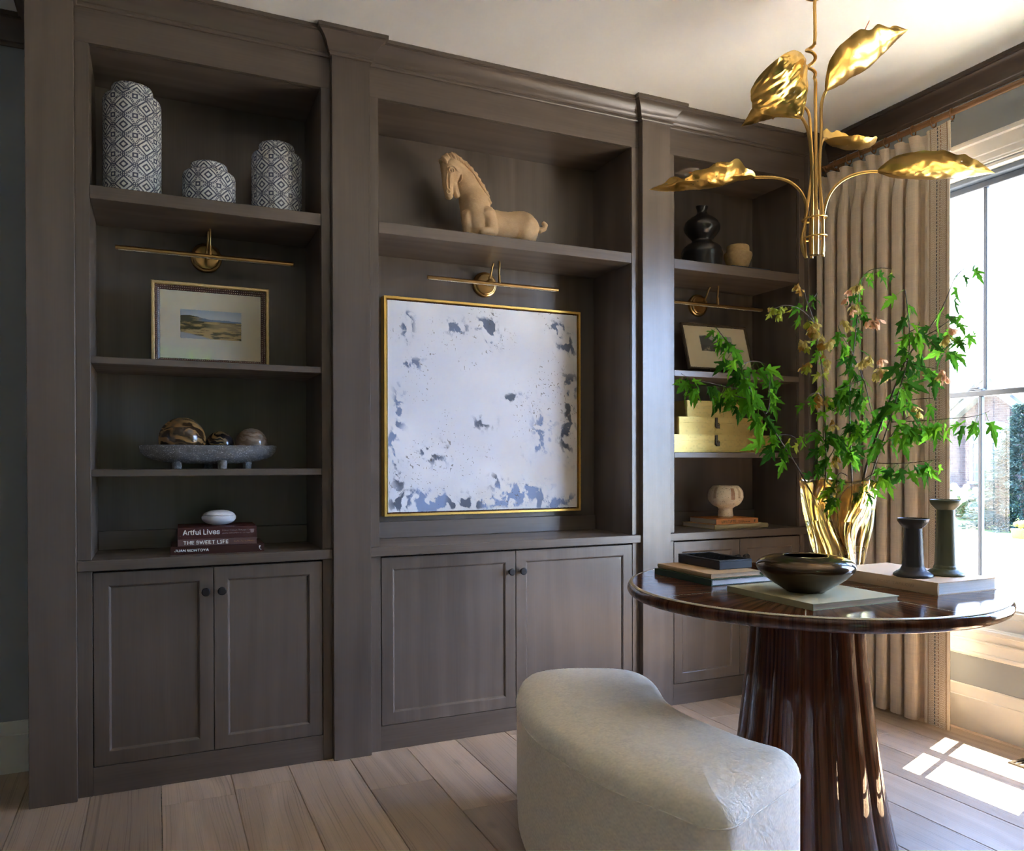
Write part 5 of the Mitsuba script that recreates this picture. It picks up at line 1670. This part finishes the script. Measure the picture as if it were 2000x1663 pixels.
G_, Y_, M_ = (0, 0, 2, 1), (2, 3, 3, 0), (0, 1, 1, 2)
SG, SP, SA = ('samara_gold', 'samara_gold', 'leaf_amber'), ('samara_pink', 'samara_gold'), ('leaf_amber', 'samara_gold', 'leaf_yellow_green')
branch('leafy maple branch leaning far left out of the vase towards the gold boxes',
       [(2.303, -1.147, 0.872), (2.221, -1.12, 1.014), (2.132, -1.108, 1.142), (2.012, -1.148, 1.248), (1.94, -1.171, 1.305), (1.875, -1.17, 1.391), (1.815, -1.171, 1.468), (1.763, -1.176, 1.553), (1.715, -1.183, 1.61), (1.669, -1.181, 1.658)], 0.0040,
       [[(1.815, -1.171, 1.468), (1.733, -1.172, 1.465), (1.649, -1.172, 1.477), (1.585, -1.162, 1.489), (1.55, -1.155, 1.505)], [(1.844, -1.175, 1.423), (1.769, -1.179, 1.434), (1.706, -1.179, 1.445)], [(1.885, -1.175, 1.382), (1.914, -1.16, 1.45), (1.937, -1.142, 1.505), (1.991, -1.138, 1.519)],
        [(1.771, -1.18, 1.536), (1.826, -1.176, 1.556), (1.872, -1.179, 1.551)], [(1.94, -1.171, 1.307), (1.979, -1.18, 1.311), (2.011, -1.185, 1.297)]], 11,
       [(0, 0.50, 0.60, 4, 0.072, G_), (0, 0.56, 0.84, 19, 0.080, G_), (0, 0.80, 0.99, 17, 0.066, M_), (0, 0.93, 1.0, 12, 0.040, G_), (1, 0.2, 1.0, 18, 0.062, G_), (1, 0.8, 1.0, 5, 0.042, G_), (2, 0.2, 1.0, 11, 0.064, G_), (3, 0.3, 1.0, 11, 0.060, G_), (4, 0.3, 1.0, 7, 0.066, G_), (5, 0.5, 1.0, 3, 0.046, Y_)])
branch('upright maple branch with golden seed clusters at the left of the vase',
       [(2.286, -1.13, 0.867), (2.211, -1.143, 1.02), (2.176, -1.156, 1.14), (2.169, -1.162, 1.259), (2.159, -1.167, 1.404), (2.148, -1.171, 1.511), (2.131, -1.173, 1.591), (2.115, -1.175, 1.653), (2.089, -1.182, 1.718), (2.073, -1.175, 1.764), (2.055, -1.176, 1.816)], 0.0036,
       [[(2.092, -1.184, 1.7), (2.027, -1.183, 1.745), (1.965, -1.183, 1.753), (1.916, -1.18, 1.737)], [(2.071, -1.174, 1.768), (2.102, -1.179, 1.798), (2.115, -1.175, 1.811)], [(2.169, -1.162, 1.281), (2.118, -1.158, 1.327), (2.077, -1.158, 1.327), (2.066, -1.153, 1.294)], [(2.161, -1.168, 1.436), (2.105, -1.171, 1.459), (2.068, -1.173, 1.437)], [(2.176, -1.156, 1.168), (2.125, -1.151, 1.201), (2.122, -1.159, 1.226)], [(2.171, -1.163, 1.222), (2.181, -1.186, 1.259), (2.174, -1.202, 1.312)]], 23,
       [(0, 0.36, 0.52, 16, 0.060, G_), (0, 0.50, 0.62, 8, 0.055, G_), (0, 0.62, 0.97, 16, 0.045, Y_), (1, 0.3, 1.0, 7, 0.040, Y_), (2, 0.5, 1.0, 3, 0.045, G_), (3, 0.6, 1.0, 4, 0.045, G_), (4, 0.4, 1.0, 6, 0.050, G_), (5, 0.4, 1, 6, 0.055, G_), (6, 0.3, 1, 7, 0.052, G_)],
       [((2.079, -1.178, 1.686), 12, 0.020, 0.021, SA), ((2.073, -1.175, 1.642), 7, 0.016, 0.021, SG), ((2.128, -1.2, 1.629), 4, 0.012, 0.024, SG), ((2.076, -1.176, 1.558), 4, 0.010, 0.022, SA), ((2.131, -1.201, 1.57), 5, 0.012, 0.022, SG), ((2.128, -1.181, 1.438), 4, 0.016, 0.025, SG), ((1.923, -1.182, 1.744), 4, 0.008, 0.020, SA), ((2.034, -1.167, 1.823), 3, 0.008, 0.020, SA), ((2.174, -1.202, 1.348), 3, 0.010, 0.022, SG), ((2.181, -1.186, 1.231), 2, 0.006, 0.024, SG)])
branch('tall maple branch with pink seed clusters rising from the middle of the vase',
       [(2.303, -1.128, 0.862), (2.316, -1.144, 1.017), (2.309, -1.15, 1.139), (2.304, -1.148, 1.278), (2.294, -1.153, 1.408), (2.292, -1.161, 1.537), (2.295, -1.172, 1.628), (2.302, -1.175, 1.702), (2.303, -1.185, 1.792), (2.31, -1.188, 1.856), (2.323, -1.203, 1.896), (2.357, -1.228, 1.909), (2.39, -1.253, 1.903)], 0.0036,
       [[(2.295, -1.172, 1.591), (2.305, -1.195, 1.534), (2.316, -1.21, 1.469), (2.322, -1.222, 1.404), (2.337, -1.238, 1.335)], [(2.29, -1.17, 1.606), (2.248, -1.179, 1.646), (2.214, -1.182, 1.685), (2.202, -1.187, 1.7)], [(2.302, -1.175, 1.729), (2.325, -1.195, 1.752), (2.335, -1.209, 1.75)], [(2.311, -1.198, 1.512), (2.254, -1.191, 1.492), (2.207, -1.189, 1.472)], [(2.302, -1.147, 1.315), (2.315, -1.181, 1.351), (2.318, -1.201, 1.406)], [(2.306, -1.149, 1.222), (2.272, -1.152, 1.278), (2.255, -1.163, 1.333)]], 37,
       [(0, 0.36, 0.62, 20, 0.074, M_), (0, 0.62, 0.80, 11, 0.062, G_), (0, 0.80, 1.0, 12, 0.052, G_), (0, 0.94, 1.0, 7, 0.036, Y_), (1, 0.1, 1.0, 14, 0.070, G_), (2, 0.2, 1.0, 9, 0.060, G_), (4, 0.2, 1.0, 9, 0.066, M_), (5, 0.3, 1.0, 9, 0.066, M_), (6, 0.3, 1, 7, 0.064, G_)],
       [((2.264, -1.186, 1.77), 5, 0.012, 0.026, SP), ((2.331, -1.216, 1.73), 3, 0.008, 0.030, SP), ((2.304, -1.214, 1.587), 3, 0.008, 0.028, SP), ((2.35, -1.244, 1.527), 6, 0.014, 0.028, SP), ((2.253, -1.181, 1.712), 2, 0.008, 0.026, SG), ((2.287, -1.197, 1.843), 3, 0.012, 0.026, SP)])
branch('sturdiest maple branch leaning right across the curtain border towards the window',
       [(2.299, -1.155, 0.866), (2.302, -1.184, 1.029), (2.308, -1.197, 1.13), (2.314, -1.209, 1.2), (2.322, -1.231, 1.273), (2.335, -1.256, 1.356), (2.347, -1.28, 1.434), (2.355, -1.303, 1.498), (2.366, -1.327, 1.566), (2.379, -1.351, 1.609), (2.398, -1.37, 1.646), (2.412, -1.394, 1.685), (2.432, -1.413, 1.732), (2.439, -1.435, 1.784), (2.453, -1.451, 1.841)], 0.0056,
       [[(2.35, -1.282, 1.357), (2.37, -1.328, 1.357), (2.42, -1.389, 1.36), (2.468, -1.448, 1.365), (2.509, -1.495, 1.373), (2.524, -1.521, 1.386)], [(2.316, -1.219, 1.217), (2.351, -1.282, 1.211), (2.395, -1.349, 1.216), (2.445, -1.4, 1.227)], [(2.409, -1.393, 1.626), (2.428, -1.43, 1.601), (2.454, -1.461, 1.642), (2.482, -1.501, 1.66)], [(2.35, -1.282, 1.446), (2.365, -1.307, 1.457), (2.383, -1.334, 1.477)], [(2.4, -1.37, 1.648), (2.428, -1.411, 1.673), (2.455, -1.442, 1.705), (2.473, -1.469, 1.726)], [(2.366, -1.327, 1.566), (2.395, -1.368, 1.545), (2.42, -1.408, 1.534)], [(2.311, -1.208, 1.158), (2.326, -1.243, 1.182), (2.338, -1.267, 1.197)], [(2.314, -1.227, 1.24), (2.354, -1.283, 1.312), (2.383, -1.334, 1.378), (2.394, -1.349, 1.388)], [(2.453, -1.451, 1.841), (2.474, -1.479, 1.871), (2.492, -1.506, 1.892)]], 53,
       [(0, 0.44, 0.62, 8, 0.086, M_), (0, 0.62, 0.80, 11, 0.094, M_), (0, 0.80, 0.99, 7, 0.078, M_), (1, 0.1, 0.98, 24, 0.076, G_), (2, 0.2, 1.0, 18, 0.072, G_), (3, 0.3, 1.0, 16, 0.064, G_), (4, 0.3, 1, 5, 0.070, M_), (5, 0.3, 1, 6, 0.056, M_), (6, 0.2, 1, 8, 0.082, M_), (7, 0.4, 1, 6, 0.085, G_), (8, 0.4, 1.0, 10, 0.068, G_), (9, 0.3, 1.0, 4, 0.046, M_)],
       [((2.423, -1.428, 1.515), 3, 0.008, 0.028, SP), ((2.387, -1.355, 1.407), 2, 0.006, 0.026, SP), ((2.431, -1.441, 1.635), 3, 0.010, 0.024, SP)])
branch('slender upright maple branch with large dark leaves before the curtain',
       [(2.279, -1.165, 0.866), (2.322, -1.175, 1.037), (2.346, -1.195, 1.148), (2.328, -1.29, 1.347), (2.324, -1.345, 1.484), (2.33, -1.367, 1.569), (2.319, -1.381, 1.671), (2.304, -1.383, 1.755), (2.29, -1.387, 1.795)], 0.0030,
       [[(2.319, -1.381, 1.657), (2.334, -1.397, 1.669), (2.336, -1.407, 1.685)], [(2.323, -1.326, 1.416), (2.357, -1.379, 1.43), (2.392, -1.414, 1.432)]], 71,
       [(0, 0.66, 0.84, 5, 0.092, M_), (0, 0.84, 1.0, 10, 0.070, M_), (1, 0.4, 1, 4, 0.070, M_), (2, 0.3, 1, 5, 0.070, G_)])
branch('short leafy sprig drooping over the front rim of the vase',
       [(2.241, -1.157, 0.872), (2.194, -1.192, 1.042), (2.164, -1.216, 1.133), (2.16, -1.233, 1.178), (2.17, -1.257, 1.169)], 0.0022,
       [[(2.187, -1.199, 1.069), (2.239, -1.232, 1.141), (2.271, -1.265, 1.133)], [(2.258, -1.165, 0.882), (2.311, -1.208, 0.907), (2.254, -1.201, 0.92)]], 91,
       [(0, 0.7, 1.0, 9, 0.060, G_), (1, 0.6, 1.0, 7, 0.066, G_)])

# ------------------------------------------------------------------ outside
GZ = -0.55
def f_lawn(p, n, uv):
    return mix((0.035, 0.070, 0.015), (0.075, 0.125, 0.03), fbm(p.x * 1.5, p.y * 1.5, 0.0) * 0.5 + 0.5 * noise(p.x * 14.0, p.y * 14.0, 2.0))


principled('lawn_grass', proc(f_lawn), 0.95)
principled('concrete', proc(f_paint((0.40, 0.355, 0.29), 0.06, 0.8)), 0.9)
struct('ground_lawn', bx(-45, 60, -45, 60, GZ - 0.3, GZ), 'lawn_grass')
struct('driveway', bx(4.6, 17.5, -16, 30, GZ, GZ + 0.03), 'concrete')


def f_brick(p, n, uv):
    row = p.z / 0.077
    i = dr.floor(row)
    off = (i - 2 * dr.floor(i / 2)) * 0.5
    col = p.y / 0.215 + off
    j = dr.floor(col)
    m = dr.minimum(dr.minimum((row - i) * 0.077, (1 - (row - i)) * 0.077), dr.minimum((col - j) * 0.215, (1 - (col - j)) * 0.215))
    c = mix((0.032, 0.019, 0.019), (0.058, 0.037, 0.035), cell_rand(i, j, 3.0))
    return mix(mi.Color3f(0.075, 0.073, 0.07), c, smoothstep(0.004, 0.008, m))


principled('brick', proc(f_brick), 0.9)
principled('white_board', (0.19, 0.19, 0.19), 0.6)
principled('roof_shingle', proc(lambda p, n, uv: mi.Color3f(0.10, 0.095, 0.09) * (0.7 + 0.6 * noise(p.y * 6.0, p.z * 9.0, p.x * 2.0))), 0.9)
principled('house_glass', (0.045, 0.06, 0.065), 0.08, specular=0.8)
HX0 = 26.0
APY, APZ, HW = 14.45, 3.72, 3.6
k = thing('brick_house', 'brick house with a white-trimmed gable seen through the window', 'house')
slope = 0.80
gable = Polygon([(APY - HW, GZ), (APY + HW, GZ), (APY + HW, APZ - slope * HW), (APY, APZ), (APY - HW, APZ - slope * HW)])
m = trimesh.creation.extrude_polygon(gable, 7.0, engine='earcut')
v = m.vertices
m.vertices = np.stack([HX0 + v[:, 2], v[:, 0], v[:, 1]], -1)
m.fix_normals()
part(k, 'wall', m, 'brick')
for sd in (-1, 1):
    L = HW + 0.5
    pts = [(0, 0), (sd * L, -slope * L), (sd * L, -slope * L + 0.34), (0, 0.34)]
    m = trimesh.creation.extrude_polygon(Polygon(pts).buffer(0), 0.35, engine='earcut')
    v = m.vertices
    m.vertices = np.stack([HX0 - 0.36 + v[:, 2], APY + v[:, 0], APZ - 0.03 + v[:, 1]], -1)
    m.fix_normals()
    part(k, 'rake_board', m, 'white_board')
    pts = [(0, 0.34), (sd * L, -slope * L + 0.34), (sd * L, -slope * L + 0.46), (0, 0.46)]
    m = trimesh.creation.extrude_polygon(Polygon(pts).buffer(0), 7.6, engine='earcut')
    v = m.vertices
    m.vertices = np.stack([HX0 - 0.45 + v[:, 2], APY + v[:, 0], APZ - 0.03 + v[:, 1]], -1)
    m.fix_normals()
    part(k, 'roof', m, 'roof_shingle')
y0, y1, z0, z1 = 13.85, 15.15, 0.51, 2.24
wk = part(k, 'window', join([bx(HX0 - 0.08, HX0 - 0.01, y0 - 0.10, y0, z0, z1), bx(HX0 - 0.08, HX0 - 0.01, y1, y1 + 0.10, z0, z1), bx(HX0 - 0.12, HX0 - 0.01, y0 - 0.16, y1 + 0.16, z0 - 0.10, z0),
                             bx(HX0 - 0.08, HX0 - 0.01, (y0 + y1) / 2 - 0.06, (y0 + y1) / 2 + 0.06, z0, z1), bx(HX0 - 0.08, HX0 - 0.01, y0, y1, 1.83, 1.92)]), 'white_board')
arch = Polygon([(y0 - 0.10, z1)] + [((y0 + y1) / 2 - ((y1 - y0) / 2 + 0.10) * math.cos(t), z1 + 0.34 * math.sin(t)) for t in np.linspace(0, math.pi, 20)] + [(y1 + 0.10, z1)])
m = trimesh.creation.extrude_polygon(arch.buffer(0), 0.06, engine='earcut')
v = m.vertices
m.vertices = np.stack([HX0 - 0.075 + v[:, 2], v[:, 0], v[:, 1]], -1)
m.fix_normals()
part(wk, 'arch_panel', m, 'white_board')
for a, b in ((y0, (y0 + y1) / 2 - 0.06), ((y0 + y1) / 2 + 0.06, y1)):
    for zz0, zz1, nr in ((z0, 1.83, 4), (1.92, z1, 1)):
        for c in range(2):
            for r in range(nr):
                part(wk, 'pane', bx(HX0 - 0.03, HX0 - 0.012, a + (b - a) * c / 2 + 0.012, a + (b - a) * (c + 1) / 2 - 0.012, zz0 + (zz1 - zz0) * r / nr + 0.012, zz0 + (zz1 - zz0) * (r + 1) / nr - 0.012), 'house_glass')

        bars = [bx(HX0 - 0.05, HX0 - 0.01, (a + b) / 2 - 0.014, (a + b) / 2 + 0.014, zz0, zz1)] + [bx(HX0 - 0.05, HX0 - 0.01, a, b, zz0 + (zz1 - zz0) * r / nr - 0.014, zz0 + (zz1 - zz0) * r / nr + 0.014) for r in range(1, nr)]
        part(wk, 'glazing_bar', join(bars), 'white_board')

thin('hydrangea_leaf', (0.03, 0.07, 0.02), 0.6)
principled('hydrangea_bloom', (0.55, 0.58, 0.48), 0.9)
rs = np.random.RandomState(5)


def leaf_cloud(centres, n, size, rs, flat=0.6):
    """Loose quads scattered through blobs (centre, radius): one mesh of foliage."""
    V, F = [], []
    for i in range(n):
        c, r = centres[rs.randint(len(centres))]
        d = rs.normal(0, 1, 3)
        d /= np.linalg.norm(d)
        p = np.array(c) + d * np.array(r) * rs.uniform(0.72, 1.05)
        a = unit(rs.normal(0, 1, 3))
        b = unit(np.cross(a, d + rs.normal(0, flat, 3)))
        s = size * rs.uniform(0.6, 1.3)
        o = len(V)
        V += [p - a * s, p + b * s * 0.5, p + a * s, p - b * s * 0.5]
        F += [(o, o + 1, o + 2), (o, o + 2, o + 3)]
    return trimesh.Trimesh(np.array(V), np.array(F), process=False)


for (x, y, w, nb, lab) in ((22.6, 12.35, 0.55, 24, 'white hydrangea bush beside the spruce tree, right of the window bar'), (23.3, 13.75, 0.60, 26, 'white hydrangea bush below the brick house window, next to the curtain edge')):
    k = thing('hydrangea_bush', lab, 'bush', 'hydrangea bushes by the brick house')
    part(k, 'foliage', leaf_cloud([((x, y + d, GZ + 0.42), (0.6, 0.55, 0.45)) for d in (-w * 0.6, 0, w * 0.6)], 2600, 0.08, rs), 'hydrangea_leaf', kind='stuff')
    for _ in range(nb):
        a = rs.uniform(-1, 1)
        p = (x - 0.55 + 0.25 * abs(a) + rs.uniform(-.1, .1), y + a * (w + 0.25), GZ + rs.uniform(0.35, 0.98))
        s = trimesh.creation.icosphere(subdivisions=2, radius=rs.uniform(0.085, 0.125))
        s.vertices = s.vertices * (1 + 0.25 * (meshkit.noise(s.vertices * 60 + 50, 3)[:, None] - 0.5))
        s.apply_translation(p)
        part(k, 'bloom', s, 'hydrangea_bloom', True)

thin('spruce_needle', (0.05, 0.085, 0.07), 0.4)
k = thing('spruce_tree', 'blue-green spruce tree at the right edge of the window view', 'tree')
sx_, sy_ = 20.3, 9.75
V, F = [], []
for i in range(26000):
    h = rs.uniform(0, 1) ** 1.3
    R = 1.55 * (1 - h) + 0.05
    a = rs.uniform(0, 2 * np.pi)
    lev = np.floor(h * 13) / 13
    rr = R * rs.uniform(0.35, 1.0) * (0.8 + 0.25 * math.sin(a * 7 + lev * 40))
    p = np.array([sx_ + rr * math.cos(a), sy_ + rr * math.sin(a), GZ + 0.1 + lev * 3.3 - 0.22 * rr + rs.uniform(-0.10, 0.06)])
    d = unit(np.array([math.cos(a + rs.uniform(-.6, .6)), math.sin(a + rs.uniform(-.6, .6)), rs.uniform(-0.5, 0.4)]))
    b = unit(np.cross(d, rs.normal(0, 1, 3)))
    o = len(V)
    V += [p, p + d * 0.13 + b * 0.018, p + d * 0.15, p + d * 0.13 - b * 0.018]
    F += [(o, o + 1, o + 2), (o, o + 2, o + 3)]
part(k, 'needles', trimesh.Trimesh(np.array(V), np.array(F), process=False), 'spruce_needle', kind='stuff')
part(k, 'trunk', tube([(sx_, sy_, GZ), (sx_, sy_, GZ + 3.15)], np.array([0.10, 0.02]), 10), 'bark', True)
principled('pot_yellow', (0.62, 0.42, 0.05), 0.7)
principled('bloom_yellow', (0.75, 0.55, 0.05), 0.8)
k = thing('flower_pot', 'small yellow flower pot standing on the lawn outside', 'flower pot')
px_, py_ = 17.8, 8.25
part(k, 'pot', lathe([(0, 0), (0.13, 0), (0.17, 0.20), (0.18, 0.22), (0.16, 0.23), (0, 0.22)], 24, (px_, py_, GZ)), 'pot_yellow', 40)
for _ in range(14):
    s = trimesh.creation.icosphere(subdivisions=1, radius=0.055)
    s.apply_translation((px_ + rs.uniform(-.14, .14), py_ + rs.uniform(-.14, .14), GZ + 0.27 + rs.uniform(0, .12)))
    part(k, 'flower', s, 'bloom_yellow', True)

thin('tree_leaf', (0.13, 0.21, 0.06), 0.9)
for lab, x, y, h, r in (('left', -4.2, -11.5, 8.5, 2.2), ('middle', 0.7, -10.6, 8.5, 2.4), ('right', 5.6, -11.5, 8.5, 2.2)):
    k = thing('shade_tree', f'leafy shade tree mirrored in the glass of the small landscape picture, {lab} of three', 'tree', 'trees outside the opposite windows')
    part(k, 'crown', leaf_cloud([((x + rs.uniform(-0.8, 0.8), y + rs.uniform(-1, 1), GZ + h * q), (r * 0.85, r * 0.85, r * 0.7)) for q in (0.22, 0.35, 0.5, 0.62, 0.75, 0.9)], 14000, 0.16, rs), 'tree_leaf', kind='stuff')
    part(k, 'trunk', tube([(x, y, GZ), (x + 0.1, y, GZ + h * 0.7)], np.array([0.22, 0.1]), 10), 'bark', True)
